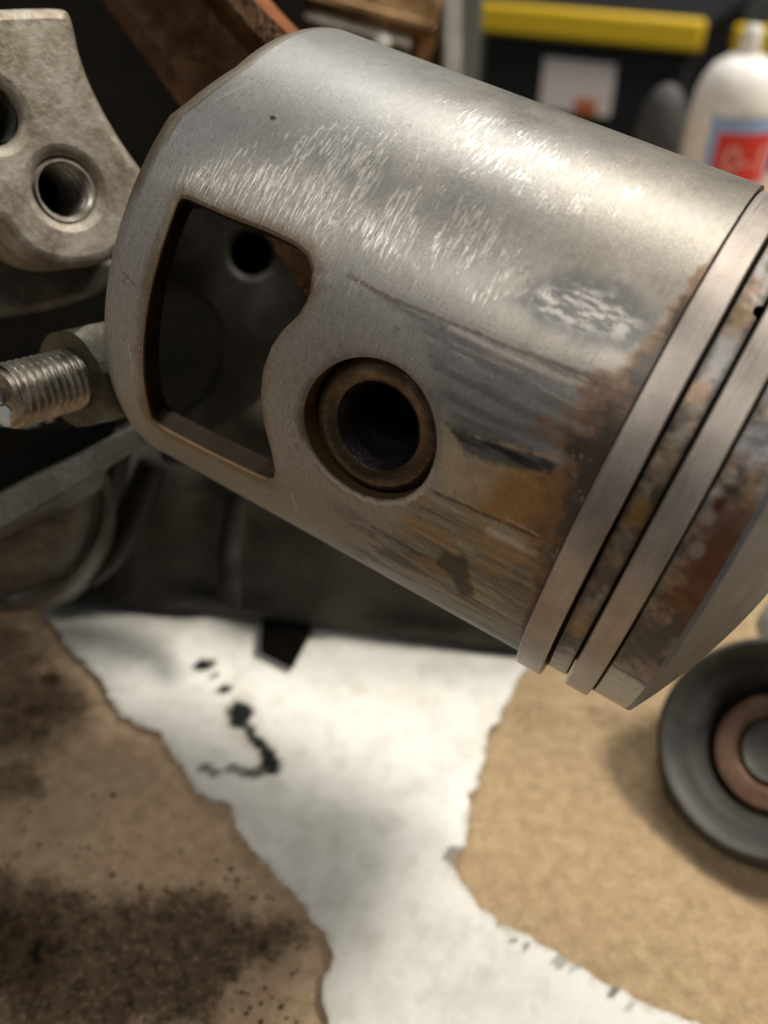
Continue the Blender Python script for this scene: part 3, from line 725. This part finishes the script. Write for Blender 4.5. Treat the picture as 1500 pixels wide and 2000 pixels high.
Pc = mixc(Pc, (.42, .41, .36), sst(.60, .68, fbm(pu * .55, pv * .55, 423, 3)) * .22)
def ink(px, py, r, asp=1.0, ang=0., c=(.012, .014, .012), amt=1., seed=0):
    global Pc
    a, b = bench(px, py)[:2]; ca, sa = math.cos(ang), math.sin(ang)
    dx, dy = pu - a, pv - b; xx, yy = dx * ca + dy * sa, -dx * sa + dy * ca
    r = r * 1.45
    d = np.sqrt((xx / r) ** 2 + (yy / (r * asp)) ** 2) + (fbm(pu * 1.1, pv * 1.1, 431 + seed, 3) - .5) * .9
    Pc = mixc(Pc, c, sst(1.1, .8, d) * amt)
MARKS = ((400, 1308, 1.0, .7, .4), (420, 1328, .5, .6, .8), (441, 1354, .8, .7, .6), (470, 1405, 1.25, 1.5, .3), (466, 1388, .8, 1., 0), (505, 1462, 1.2, .6, -.7), (490, 1440, .6, .7, .5), (527, 1500, .9, 1.5, .3), (520, 1480, .6, .8, 0))
for a in MARKS:
    ink(a[0], a[1], a[2] * 1.7, a[3], a[4], (.42, .39, .32), .30, 3)
for a in MARKS:
    ink(*a)
for k, (px, py) in enumerate(((404, 1510), (455, 1512), (480, 1520), (497, 1522), (512, 1516), (420, 1520))): ink(px, py, .8, .7, 0, (.05, .055, .05), .75, k)
rng = np.random.default_rng(9)
for k in range(40):
    px, py = rng.uniform(300, 1000), rng.uniform(1260, 2000)
    ink(px, py, rng.uniform(.7, 1.7), rng.uniform(.7, 1.2), rng.uniform(0, 3), (.50, .49, .44), rng.uniform(.1, .35), k + 10)
for k in range(7):
    px = rng.uniform(890, 1350); py = np.interp(px, [890, 930, 985, 1100, 1230, 1350], [1700, 1782, 1825, 1885, 1958, 2000]) + rng.uniform(-4, 16)
    ink(px, py, rng.uniform(.25, .75), rng.uniform(.35, .9), .6, (.07, .06, .05), rng.uniform(.4, .9), k + 60)
ink(893, 1692, 1.2, .8, .3, (.14, .12, .10), .8, 5)
rag = sst(.55, .05, edge + (pf - .5) * .9); Pc = mixc(Pc, (.30, .27, .22), rag * .5)
Pc = mixc(Pc, (.60, .53, .45), sst(-48, -62, pu) * .6)
n = len(pu); un, inv = np.unique(rimp, return_inverse=True); inv = inv.reshape(rimp.shape)
Vp = np.concatenate([np.c_[pu, pv, hgt], np.c_[pu[un], pv[un], hgt[un] - .25]])
Fp = np.concatenate([Fp, np.stack([rimp[:, 1], rimp[:, 0], n + inv[:, 0], n + inv[:, 1]], 1)])
Pc = np.concatenate([Pc, Pc[un] * .9])
t = NT('oil_spotted_paper'); vb = t.coord(); n2 = t.noise(vb, 1.2, 4, .6)
t.set(Base_Color=t.mix(1.0, t.attr('Col', 'Color'), t.ramp(n2, [(.3, .92), (.7, 1.0)]), 'MULTIPLY'), Roughness=.7, Specular_IOR_Level=.12)
po = mesh_obj('paper_sheet', Vp, Fp, t.bump(n2, .15, .15).m, None, None, attrs={'Col': ('FLOAT_COLOR', np.c_[Pc, np.ones(len(Pc))])}, sharp=60)
tag(po, 'torn white paper sheet with black ink-like drips lying on the stained board', 'paper')

# ------------------------------------------------------------------ connecting rod
pmid = CAM + MC @ (P0 + PIN_V * AX)
rod_end = W(140, -262, 112)
zr = unit(rod_end - pmid)
fwd = unit(-unit((pmid + rod_end) / 2 - CAM) - .30 * MC[:, 0])
mr = frame(pmid, zr, np.cross(fwd, zr))                     # x: across the rod, y: towards the viewer
if np.dot(mr[:3, 1], fwd) < 0: mr[:3, 0] *= -1; mr[:3, 1] *= -1
rod = thing('connecting_rod', 'brown oily forged steel connecting rod with fluted beam entering the piston', 'connecting rod', mr)
Lr = float(np.linalg.norm(rod_end - pmid)) + 30
def hbeam(half, z):
    """outline of the fluted beam at height z (x across, y out)"""
    wv = half; tv = 3.2
    return [(-wv, -tv), (-wv, tv), (-wv + 2.0, tv + .25), (-wv + 3.3, tv - .5), (-wv + 4.6, tv - 2.4), (wv - 4.2, tv - 2.4), (wv - 3.2, tv - .5), (wv - 2.2, tv + .25), (wv, tv), (wv, -tv), (wv - 2.4, -tv), (wv - 4, -.6), (-wv + 4, -.6), (-wv + 2.4, -tv)]
zs = np.linspace(6, Lr, 30); Vr = []; kp = 14
for z in zs:
    h = np.interp(z, [6, 25, 45, Lr], [8.4, 7.6, 6.6, 6.4])
    Vr += [(a, b, z) for a, b in hbeam(h, z)]
def tube_faces(k, rows, sel=None):
    return [(i * k + j, i * k + (j + 1) % k, (i + 1) * k + (j + 1) % k, (i + 1) * k + j) for i in range(rows - 1) for j in range(k) if sel is None or j in sel]
Ff = tube_faces(kp, len(zs), set(range(kp)) - {8, 0}) + [tuple(range(kp - 1, -1, -1)), tuple(range((len(zs) - 1) * kp, len(zs) * kp))]
mesh_obj('beam', Vr, Ff, M['rod'], rod, None, sharp=28)
for js in (8, 0):
    V2, F2 = [], []
    for i, z in enumerate(zs):
        a, b = Vr[i * kp + js], Vr[i * kp + (js + 1) % kp]; sgn = 1 if js == 8 else -1
        V2 += [(a[0] + .02 * sgn, a[1], z), (b[0] + .02 * sgn, b[1], z)]
    F2 = [(i * 2, i * 2 + 1, i * 2 + 3, i * 2 + 2) for i in range(len(zs) - 1)]
    mesh_obj('flank', V2, F2, M['rod_side'], rod, None)
V_, F_ = lathe([(5.0, -5), (8.5, -5), (8.5, 5), (5.0, 5)], 48, True)
me_ = np.linalg.inv(mr) @ mw; mesh_obj('small_end', V_, F_, M['rod'], rod, me_)

# ------------------------------------------------------------------ engine crankcase
mE = np.eye(4); mE[:3, 3] = bench(300, 1190)
case = thing('crankcase', 'dirty dark aluminium engine crankcase standing behind the piston on the paper', 'engine', mE)
def case_part(name, V, F, mat, m=None, under=None, **k):
    """parts are given in world mm unless a frame is passed"""
    V = np.asarray(V, float)
    if m is None: return mesh_obj(name, V - mE[:3, 3], F, mat, case, None, **k)
    mm = m.copy(); mm[:3, 3] = mm[:3, 3] - mE[:3, 3]
    if under is not None: return mesh_obj(name, V, F, mat, under, None, **k)
    return mesh_obj(name, V, F, mat, case, mm, **k)
# lower wall: a long casting whose foot runs across the paper
A, B = bench(-260, 1127, 1.6), bench(1030, 1276, 1.6)
ex = unit(B - A); ey = np.cross([0, 0, 1], ex)
Lw = np.linalg.norm(B - A)
prof = [(0, .2), (0, 2.2), (1.2, 3.2), (2.0, 6), (3.0, 14), (5, 20), (9, 25), (14, 27), (40, 27), (40, .2)]
ns = 90; Vw = []
for i in range(ns):
    f = i / (ns - 1)
    for (d, z) in prof:
        bul = 0
        if 3 < z < 34 and d < 40:
            xx = f * Lw
            bul = -1.4 * math.exp(-((xx - Lw * .43) / 2.2) ** 2) + 1.3 * math.exp(-((xx - Lw * .54) / 3.0) ** 2) - 1.6 * math.exp(-((xx - Lw * .72) / 5) ** 2)
        tp = np.interp(f, [0, .8, 1], [1, 1, .8])
        Vw.append(A + ex * f * Lw + ey * (d + bul) + np.array([0, 0, z * tp]))
kp = len(prof)
Fw = tube_faces(kp, ns) + [tuple(range(kp - 1, -1, -1)), tuple(range((ns - 1) * kp, ns * kp))]
case_part('lower_wall', Vw, Fw, M['cast_dark'], sharp=50)
# black foot tab
ft = [bench(512, 1205, 2.4), bench(508, 1266, 2.4), bench(570, 1297, 2.4), bench(604, 1234, 2.4), bench(604, 1205, 2.4)]
Vt = [p for p in ft] + [p - np.array([0, 0, 1.0]) for p in ft]; k = 5
case_part('foot_tab', Vt, [tuple(range(k - 1, -1, -1)), tuple(range(k, 2 * k))] + [(i, (i + 1) % k, k + (i + 1) % k, k + i) for i in range(k)], M['black'], smooth=False)
# rear wall at the left, the hollow's shade put into its near-black colour
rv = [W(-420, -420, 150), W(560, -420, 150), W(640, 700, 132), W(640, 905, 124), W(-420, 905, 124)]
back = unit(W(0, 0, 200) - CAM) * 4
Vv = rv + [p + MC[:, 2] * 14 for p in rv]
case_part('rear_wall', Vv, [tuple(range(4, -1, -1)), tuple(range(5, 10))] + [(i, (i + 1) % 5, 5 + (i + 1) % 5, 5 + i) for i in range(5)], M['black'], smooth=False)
def cam_plate(name, pts, depth, tilt, thick, bev, mat, holes=(), smooth_n=2, at=None):
    """a flat casting facing roughly the viewer; pts where the photograph shows its face"""
    cpx = at or tuple(np.mean(np.array(pts), 0)); o = W(cpx[0], cpx[1], depth)
    nrm = MC @ unit(tilt); m = frame(o, nrm, MC[:, 0])
    tr = lambda p: loc_of(m, on_plane(p[0], p[1], o, nrm))[:2]
    ol = np.array([tr(p) for p in pts])
    if smooth_n: ol = smooth_closed(ol, smooth_n)
    hl = [circle(*tr(h[:2]), h[2]) if not hasattr(h[0], '__len__') else smooth_closed([tr(p) for p in h], 1)[::-1] for h in holes]
    V, F = plate_mesh(ol, hl, thick, bev)
    return case_part(name, V, F, mat, m, sharp=40), m, tr
lug_px = [(-160, -30), (-160, 420), (-60, 440), (0, 430), (18, 458), (42, 488), (80, 512), (130, 524), (180, 520), (222, 508), (262, 470), (292, 420), (300, 352), (272, 318), (240, 272), (205, 212), (180, 160), (160, 105), (150, 52), (140, 22), (128, 12), (90, 10), (-40, 14)]
lug, ml, trl = cam_plate('lug', lug_px, 74, (.85, .22, -1), 9.0, .95, M['cast_light'], [(130, 368, 2.65), (-18, 222, 2.3)], 1, at=(130, 365))
hp = trl((130, 368))
V_, F_ = thread(2.72, .5, 1.25, -9.2, -.3, 56, 10)
V_[:, 0] += hp[0]; V_[:, 1] += hp[1]
tp = case_part('threaded_hole', V_, F_[:, ::-1], M['bright_thread'], ml, lug)
V_, F_ = lathe([(2.8, -8.6), (.01, -8.6)], 30); V_[:, 0] += hp[0]; V_[:, 1] += hp[1]
case_part('hole_floor', V_, F_, M['black'], ml, lug)
h2 = trl((-18, 222)); V_, F_ = lathe([(2.15, -.6), (2.1, -7), (.01, -7)], 40); V_[:, 0] += h2[0]; V_[:, 1] += h2[1]
case_part('blind_hole', V_, F_, M['cast_grey'], ml, lug)
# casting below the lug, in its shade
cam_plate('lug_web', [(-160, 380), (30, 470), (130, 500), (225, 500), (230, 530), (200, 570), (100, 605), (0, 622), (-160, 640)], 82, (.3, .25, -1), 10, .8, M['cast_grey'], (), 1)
# flange seen through the skirt window, with its own bolt hole
fl_, mf, trf = cam_plate('inner_flange', [(250, 330), (640, 330), (680, 560), (640, 760), (560, 870), (470, 900), (300, 920), (330, 840), (420, 760), (430, 640), (400, 590), (330, 560), (250, 540)], 98, (.15, .3, -1), 9, .8, M['cast_black'], [(490, 497, 2.3)], 2, at=(490, 497))
hf = trf((490, 497)); V_, F_ = lathe([(2.4, -6), (.01, -6)], 30); V_[:, 0] += hf[0]; V_[:, 1] += hf[1]
case_part('flange_hole_floor', V_, F_, M['black'], mf, fl_)  # black disc added behind the hole to keep it dark
# bearing housing at the lower left
ho = W(0, 985, 93)
mh = frame(ho, MC @ unit((.30, -.10, -1)), MC[:, 0])
V_, F_ = lathe([(11.8, -26), (11.6, -5), (11.2, -3.4), (10.6, -2.8), (10.2, -3.2), (9.6, -3.0), (9.2, -2.0), (8.2, -.6), (6.5, .9), (5, 1.9), (3.5, 2.5), (1.8, 2.9), (.02, 3.0)], 90)
V_[:, 2] += 1.6 * (fbm(V_[:, 0] * .22, V_[:, 1] * .22, 501, 4) - .5); V_[:, :2] *= (1 + .03 * (fbm(V_[:, 0] * .3, V_[:, 1] * .3, 502, 3) - .5))[:, None]
case_part('bearing_housing', V_, F_, M['cast_grey'], mh, sharp=50)
# arm that runs from the housing up behind the skirt
ar = [(W(-160, 1065, 86), 2.2), (W(-20, 1000, 86), 2.1), (W(80, 945, 86), 2.0), (W(160, 905, 86), 1.7), (W(225, 868, 87), 1.5), (W(290, 836, 89), 1.3)]
def sweep(path, prof_fn, up):
    V = []; n = len(path)
    for i, (p, r) in enumerate(path):
        d = unit(path[min(i + 1, n - 1)][0] - path[max(i - 1, 0)][0]); s_ = unit(np.cross(d, up)); u_ = np.cross(s_, d)
        pr = prof_fn(r); V += [p + s_ * a + u_ * b for a, b in pr]
    k = len(pr)
    return V, tube_faces(k, n) + [tuple(range(k - 1, -1, -1)), tuple(range((n - 1) * k, n * k))]
def resample(path, m):
    P = np.array([p for p, r in path]); rr = np.array([r for p, r in path]); s_ = np.r_[0, np.cumsum(np.linalg.norm(np.diff(P, axis=0), axis=1))]
    q = np.linspace(0, s_[-1], m); Q = np.stack([np.interp(q, s_, P[:, c]) for c in range(3)], 1)
    for _ in range(6): Q[1:-1] = Q[1:-1] * .5 + (Q[:-2] + Q[2:]) * .25
    return list(zip(Q, np.interp(q, s_, rr)))
V_, F_ = sweep(resample(ar, 40), lambda r: [(-8, r * .55), (-.3, r * .62), (.1, r * .45), (.25, -r * .9), (0, -r), (-8, -r)], -MC[:, 1])
case_part('arm', V_, F_, M['cast_grey'], sharp=30)
cam_plate('cavity', [(-160, 820), (120, 842), (205, 800), (232, 800), (215, 862), (150, 895), (60, 940), (-30, 985), (-160, 1040)], 88, (.25, .1, -1), 2.5, .3, M['black'], (), 1)  # black plate added to stand in for the unlit hollow
for pth in ([(W(222, 860, 104), 2.4), (W(205, 960, 105), 2.2), (W(165, 1060, 106), 2.0), (W(90, 1130, 107), 1.6)],
            [(W(300, 905, 112), 2.0), (W(262, 1000, 113), 2.2), (W(215, 1090, 113), 1.8), (W(170, 1130, 113), 1.4)],
            [(W(470, 960, 116), 1.6), (W(452, 1060, 117), 1.8), (W(448, 1180, 117), 1.6)]):
    V_, F_ = sweep(resample(pth, 20), lambda r: [(r * math.cos(a), r * math.sin(a)) for a in np.linspace(0, 2 * math.pi, 12, endpoint=False)], MC[:, 2])
    case_part('cast_rib', V_, F_, M['cast_black'], sharp=60)
# rounded dark cradle under the stud
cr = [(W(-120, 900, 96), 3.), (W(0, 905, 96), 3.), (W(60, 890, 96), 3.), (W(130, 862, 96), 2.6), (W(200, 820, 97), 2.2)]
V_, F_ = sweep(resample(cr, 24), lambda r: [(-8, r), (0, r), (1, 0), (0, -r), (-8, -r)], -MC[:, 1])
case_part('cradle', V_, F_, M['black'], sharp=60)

# stud with nut
tip, root = W(8, 776, 67), W(238, 716, 76)
za = unit(tip - root); ms = frame(root, za, MC[:, 0]); Ls = float(np.linalg.norm(tip - root))
stud = thing('threaded_stud', 'worn steel threaded stud end poking out beside the piston skirt', 'stud', ms)
V_, F_ = thread(2.6, .40, .68, 2.0, Ls, 64, 10)
mesh_obj('screw_thread', V_, F_, M['thread'], stud, None, sharp=60)
V_, F_ = lathe([(2.3, Ls - .05), (2.05, Ls + .3), (1.5, Ls + .35), (1.2, Ls + .1), (.02, Ls)], 40)
mesh_obj('stud_tip', V_, F_, M['thread'], stud, None)
V_, F_ = box(-2.0, .2, -.5, .6, Ls + .0, Ls + .62)
bevel(mesh_obj('burr', V_, F_, M['bright'], stud, None, smooth=False), .25)
V_, F_ = lathe([(.9, 0), (.8, .2), (.02, .3)], 14)
q = ms[:3, :3].T @ (MC @ np.array([-.4, 1.6, 0])); q[2] = Ls + .15
mesh_obj('paint_chip', V_ + q, F_, M['paintchip'], stud, None)
nut = thing('hex_nut', 'dull steel hex nut threaded onto the stud behind the skirt lip', 'nut', ms)
hexr = 4.6; n6 = 96; Vn = []
ths = np.linspace(0, 2 * math.pi, n6, endpoint=False) + .25
hexrad = lambda a: hexr * math.cos(math.pi / 6) / math.cos(((a - .25) % (math.pi / 3)) - math.pi / 6)
NZ = Ls * .46
levels = [(NZ - 3.6, 1.0, None), (NZ - .9, 1.0, None), (NZ, .0, 4.1), (NZ, .0, 2.45)]
for (z, kk, rcap) in levels:
    for a in ths:
        r = hexrad(a) if rcap is None else (min(rcap, hexrad(a)))
        zz = z if rcap is not None else (z - max(0, (r - 4.1)) * .6 if z > 0 else z)
        Vn.append((r * math.cos(a), r * math.sin(a), zz))
Fn = [(i * n6 + j, i * n6 + (j + 1) % n6, (i + 1) * n6 + (j + 1) % n6, (i + 1) * n6 + j) for i in range(3) for j in range(n6)]
mesh_obj('nut_body', Vn, Fn, M['nut'], nut, None, sharp=25)

# ------------------------------------------------------------------ brown block with ledge, and the pale casting beside it
bo_ = W(852, 76, 150)
mb = frame(bo_, MC @ unit((.12, -.08, -1)), MC @ unit((1, .20, 0)))
blk = thing('brown_metal_block', 'shiny brown stained metal block with thin ledge behind the piston top', 'metal block', mb)
V_, F_ = box(-26, 0, 0, 34, -22, 0)
bevel(mesh_obj('block_body', V_, F_, M['brown_metal'], blk, None, smooth=True), 1.0, 3)
V_, F_ = box(-25, -.6, .6, 2.4, -20, .7)
bevel(mesh_obj('lower_rib', V_, F_, M['brown_metal'], blk, None), .4)
V_, F_ = box(-23.5, -4, -2.2, -.05, -20, -1.0)
bevel(mesh_obj('ledge', V_, F_, M['grey_metal'], blk, None), .5)
V_, F_ = lathe([(.02, .9), (1.2, .8), (1.7, .2), (1.8, -6)], 30)
mesh_obj('bright_stud', V_ + np.array([-9, -2.6, -1.0]), F_, M['bright'], blk, None)
V_, F_ = box(-24, -2, -62, -2.25, -18, -3)
bevel(mesh_obj('pedestal', V_, F_, M['grey_metal'], blk, None), 1)
cs_o = W(884, 60, 168)
mcst = frame(cs_o, MC @ unit((.3, 0, -1)), MC[:, 0])
pst = thing('grey_casting', 'blurred grey-brown metal casting between the brown block and the post', 'casting', mcst)
V_, F_ = box(-2.5, 2.6, -70, 30, -16, 0)
bevel(mesh_obj('casting_body', V_, F_, M['cast_grey'], pst, None), 1.2, 3)
V_, F_ = box(-1.8, 5.2, -60, -8, -14, -1)
bevel(mesh_obj('casting_flange', V_, F_, M['cast_grey'], pst, None), 1.5, 3)

# ------------------------------------------------------------------ stepped rubber bush standing on the bench
wc = bench(1500, 1560, 0); wn = unit(CAM - wc + np.array([-26, 0, 22]))
rW = 13.2
up = unit(np.array([0, 0, 1.0]) - wn[2] * wn)
wo = W(1503, 1458, 100.5)
mwh = frame(wo, wn, up)
wh = thing('rubber_bush', 'stepped grey rubber bush with rusty inner sleeve standing on the board', 'bush', mwh)
V_, F_ = lathe([(10.9, -1.3), (11.4, -.5), (12.3, -.1), (13.0, -.7), (13.2, -1.6), (13.2, -12), (10, -12)], 96)
mesh_obj('outer_rim', V_, F_, M['wheel_grey'], wh, None, sharp=50)
V_, F_ = lathe([(10.9, -1.3), (10.2, -1.9), (9.2, -2.0), (8.9, -2.4), (8.3, -3.2), (7.8, -5.0), (7.6, -11)], 96)
mesh_obj('rubber_insert', V_, F_, M['rubber'], wh, None, sharp=50)
V_, F_ = lathe([(7.3, -14), (7.2, -5.4), (6.8, -4.9), (4.6, -4.9), (4.2, -5.3), (4.1, -9)], 96)
mesh_obj('inner_sleeve', V_, F_, M['copper'], wh, None, sharp=50)
V_, F_ = lathe([(4.05, -9), (4.0, -5.6), (3.6, -5.2), (2.6, -5.9), (.02, -6.3)], 60)
mesh_obj('core', V_, F_, M['cast_grey'], wh, None, sharp=50)
V_, F_ = box(-8, 8, -4, 13, -30, -12.05)
bevel(mesh_obj('mount_block', V_ , F_, M['pale_alloy'], wh, None), 1.5, 3)
V_, F_ = box(12, 20, -13, 13, -26, -12.05)
bevel(mesh_obj('mount_shoulder', V_, F_, M['pale_alloy'], wh, None), 2.5, 3)

# ------------------------------------------------------------------ things at the back of the bench and beyond
def bottle(px, base_y, rx, prof, mats, label, name, z0=0.0):
    d = ray(px, 300); x = d[0] / d[1] * base_y
    m = np.eye(4); m[:3, 3] = (x, base_y, z0)
    b = thing(name, label, 'bottle', m)
    V_, F_ = lathe([(r * rx, z) for r, z in prof], 56)
    mesh_obj('bottle_body', V_, F_, mats[0], b, None, sharp=60)
    return b, x
white = plain('white_plastic', (.84, .83, .81), .38)
BY = 268.0
b1, bx1 = bottle(1416, BY, 12.6, [(.9, 0), (1, 2), (1, 27), (.99, 32), (.94, 37), (.84, 41), (.66, 44.3), (.42, 46.3), (.26, 46.8), (.22, 47), (.22, 48)], [white], 'white plastic bottle with blue and red label standing behind the piston', 'plastic_bottle')
V_, F_ = lathe([(2.7, 47.2), (2.8, 47.6), (2.6, 51), (2.2, 53.2), (1.4, 54), (.02, 54.2)], 32)
mesh_obj('cap', V_, F_, white, b1, None)
face = math.atan2(-BY, -bx1)                                 # towards the viewer
def label_patch(name, a0, a1, z0, z1, r, mat, fn=None):
    th = np.linspace(face + a0, face + a1, 30)
    V = [(r * math.cos(a), r * math.sin(a), z) for a in th for z in (z0, z1)] + [((r - .1) * math.cos(a), (r - .1) * math.sin(a), z) for a in th for z in (z0, z1)]
    n = 30
    F = [(2 * i, 2 * i + 2, 2 * i + 3, 2 * i + 1) for i in range(n - 1)] + [(2 * n + 2 * i, 2 * n + 2 * i + 1, 2 * n + 2 * i + 3, 2 * n + 2 * i + 2) for i in range(n - 1)]
    F += [(2 * i + 1, 2 * i + 3, 2 * n + 2 * i + 3, 2 * n + 2 * i + 1) for i in range(n - 1)] + [(2 * i, 2 * n + 2 * i, 2 * n + 2 * i + 2, 2 * i + 2) for i in range(n - 1)]
    return mesh_obj(name, V, F, mat, b1, None)
RB = 12.6
label_patch('blue_label', -.45, 1.5, 6, 34.5, RB + .12, plain('blue_label', (.30, .45, .78), .45))
label_patch('white_band', -.40, 1.5, 33.2, 35.4, RB + .2, white)
red = label_patch('red_panel', -.22, 1.15, 15.5, 29, RB + .28, plain('red_label', (.66, .035, .03), .45))
pink = plain('pale_print', (.78, .45, .42), .5)
def curved_text(txt, size, a, z, r, mat):
    cu = bpy.data.curves.new('print', 'FONT'); cu.body = txt; cu.size = size; cu.extrude = .05; cu.align_x = 'CENTER'
    o = bpy.data.objects.new('print', cu); col.objects.link(o)
    me = o.evaluated_get(bpy.context.evaluated_depsgraph_get()).to_mesh()
    V = np.array([v.co[:] for v in me.vertices]); F = [tuple(p.vertices) for p in me.polygons]
    o.to_mesh_clear(); bpy.data.objects.remove(o); bpy.data.curves.remove(cu)
    th = face + a + V[:, 0] / r; rr = r + V[:, 2]
    mesh_obj('lettering', np.stack([rr * np.cos(th), rr * np.sin(th), z + V[:, 1]], -1), F, mat, red, None, smooth=False)
curved_text('0-1', 10.5, .50, 18.5, RB + .4, pink)
label_patch('pink_band', -.22, 1.15, 12, 15.3, RB + .28, pink)
b2, _ = bottle(1283, 290, 8.2, [(.9, 0), (1, 2), (1, 16), (.92, 23), (.75, 29), (.5, 33), (.2, 34.6), (.02, 35)], [plain('grey_plastic', (.05, .05, .052), .7)], 'dim grey rounded bottle beside the white bottle', 'grey_bottle')
# steel post at the far edge of the bench
d = ray(916, 100); py_ = 300.0; px_ = d[0] / d[1] * py_
m = np.eye(4); m[:3, 3] = (px_, py_, 0)
po2 = thing('steel_post', 'blurred blue-grey steel post rising beside the yellow-rimmed box', 'post', m)
V_, F_ = box(-3.2, 3.2, -3, 3, 0, 170)
bevel(mesh_obj('upright', V_, F_, M['post'], po2, None), .8)
V_, F_ = box(-9, 9, -8, 8, .02, 2.5)
bevel(mesh_obj('base_plate', V_, F_, M['post'], po2, None), .5)
# storage boxes on a low shelf behind the bench
TY = 760.0
def tote(pxl, pxr, pylid, ty, label, yaw, lab):
    f0, f1 = ray(pxl, pylid), ray(pxr, pylid)
    x0, x1 = f0[0] / f0[1] * ty, f1[0] / f1[1] * ty; zt = CAM_H + f0[2] / f0[1] * ty
    wd = x1 - x0
    m = np.eye(4); c_, s__ = math.cos(yaw), math.sin(yaw); m[:3, 0] = (c_, s__, 0); m[:3, 1] = (-s__, c_, 0); m[:3, 3] = (x0, ty, -330)
    tt_ = thing('storage_box', label, 'storage box', m, 'black storage boxes with yellow rims')
    h = zt + 330
    blackp = plain('black_plastic', (.010, .010, .011), .6); yel = plain('yellow_plastic', (.74, .50, .02), .5)
    V, F = box(4, wd - 4, 4, 190, 0, h - 13); bevel(mesh_obj('box_body', V, F, blackp, tt_, None), 6, 3)
    V, F = box(0, wd, 4.1, 196, h - 12.8, h - 2); bevel(mesh_obj('lid', V, F, blackp, tt_, None), 4, 3)
    V, F = box(-1, wd + 1, -4, 4, h - 21, h); bevel(mesh_obj('yellow_rim', V, F, yel, tt_, None), 3.5, 3)
    V, F = box(10, wd - 10, -1.5, 3.5, h - 118, h - 108); bevel(mesh_obj('front_rib', V, F, blackp, tt_, None), 2)
    if lab:
        V, F = box(wd * .33, wd * .66, 2.5, 3.8, h - 70, h - 34); mesh_obj('paper_label', V, F, plain('label_paper', (.85, .76, .74), .6), tt_, None, smooth=False)
        V, F = box(wd * .50, wd * .60, 1.8, 2.4, h - 70, h - 59); mesh_obj('orange_mark', V, F, plain('orange_print', (.62, .18, .07), .6), tt_, None, smooth=False)
    return m
tote(935, 1372, 2, TY, 'black storage box with yellow rim and pale paper label', R_(-29), True)
tote(1440, 1880, 46, TY - 70, 'black storage box with yellow rim partly behind the white bottle', R_(-29), False)
m = np.eye(4); d = ray(1302, 125); m[:3, 3] = (d[0] / d[1] * 735, 735, -330)
rt = thing('red_object', 'small dark red cap in the shade between the two boxes', 'cap', m)
V_, F_ = lathe([(8, 0), (8, 250), (13, 262), (14, 290), (9, 300), (.02, 301)], 28)
mesh_obj('cap_body', V_, F_, plain('dark_red_plastic', (.12, .006, .006), .5), rt, None)
dk = plain('dark_shelf', (.018, .018, .018), .7)
V_, F_ = box(-900, 1300, 560, 1000, -352, -330.5)
sh = mesh_obj('lower_shelf', V_, F_, dk, None, None, smooth=False); tag(sh, 'dark shelf board under the storage boxes', 'shelf')
V_, F_ = box(-1500, 1800, 1010, 1030, -700, 420)
bw = mesh_obj('back_wall', V_, F_, plain('dark_wall', (.02, .02, .02), .8), None, None, smooth=False); tag(bw, None, None, kind='structure')
f0 = ray(1150, 4); zs_ = CAM_H + f0[2] / f0[1] * 985
V_, F_ = box(0, 700, 0, 20, -18, 22)
m = frame((f0[0] / f0[1] * 985 - 60, 985, zs_), (0, 0, 1), (math.cos(R_(-4)), math.sin(R_(-4)), 0))
us_ = mesh_obj('upper_shelf', V_, F_, plain('grey_shelf', (.07, .07, .07), .5), None, m, smooth=False); tag(us_, 'dark grey shelf edge above the yellow-rimmed boxes', 'shelf')

# ------------------------------------------------------------------ grit scattered on the board
rng = np.random.default_rng(21)
Vg, Fg = [], []
octa = np.array([(1, 0, 0), (-1, 0, 0), (0, 1, 0), (0, -1, 0), (0, 0, 1), (0, 0, -1)], float)
of = [(0, 2, 4), (2, 1, 4), (1, 3, 4), (3, 0, 4), (2, 0, 5), (1, 2, 5), (3, 1, 5), (0, 3, 5)]
for k in range(420):
    if k % 3: px, py = rng.uniform(-40, 600), rng.uniform(1650, 2040)
    else: px, py = rng.uniform(-40, 560), rng.uniform(1300, 2040)
    p = bench(px, py); r = rng.uniform(.10, .34) * (1.5 if k % 11 == 0 else 1)
    onp = poly_sdf(p[:1], p[1:2], PO)[0] < 1.5
    if onp: continue
    b = len(Vg); q = octa * (r * rng.uniform(.5, 1.3, (6, 1))) * np.array([1, 1, .6])
    Vg += list(q + p + np.array([0, 0, r * .25])); Fg += [tuple(b + i for i in f) for f in of]
gr_ = mesh_obj('grit', Vg, Fg, mottled('dark_grit', [(.2, (.01, .008, .006)), (.8, (.16, .11, .065))], .12, 0., (.6, .8), .2), None, None, smooth=False)
tag(gr_, 'fine dark grit and crumbs scattered over the stained board', 'grit', kind='stuff')
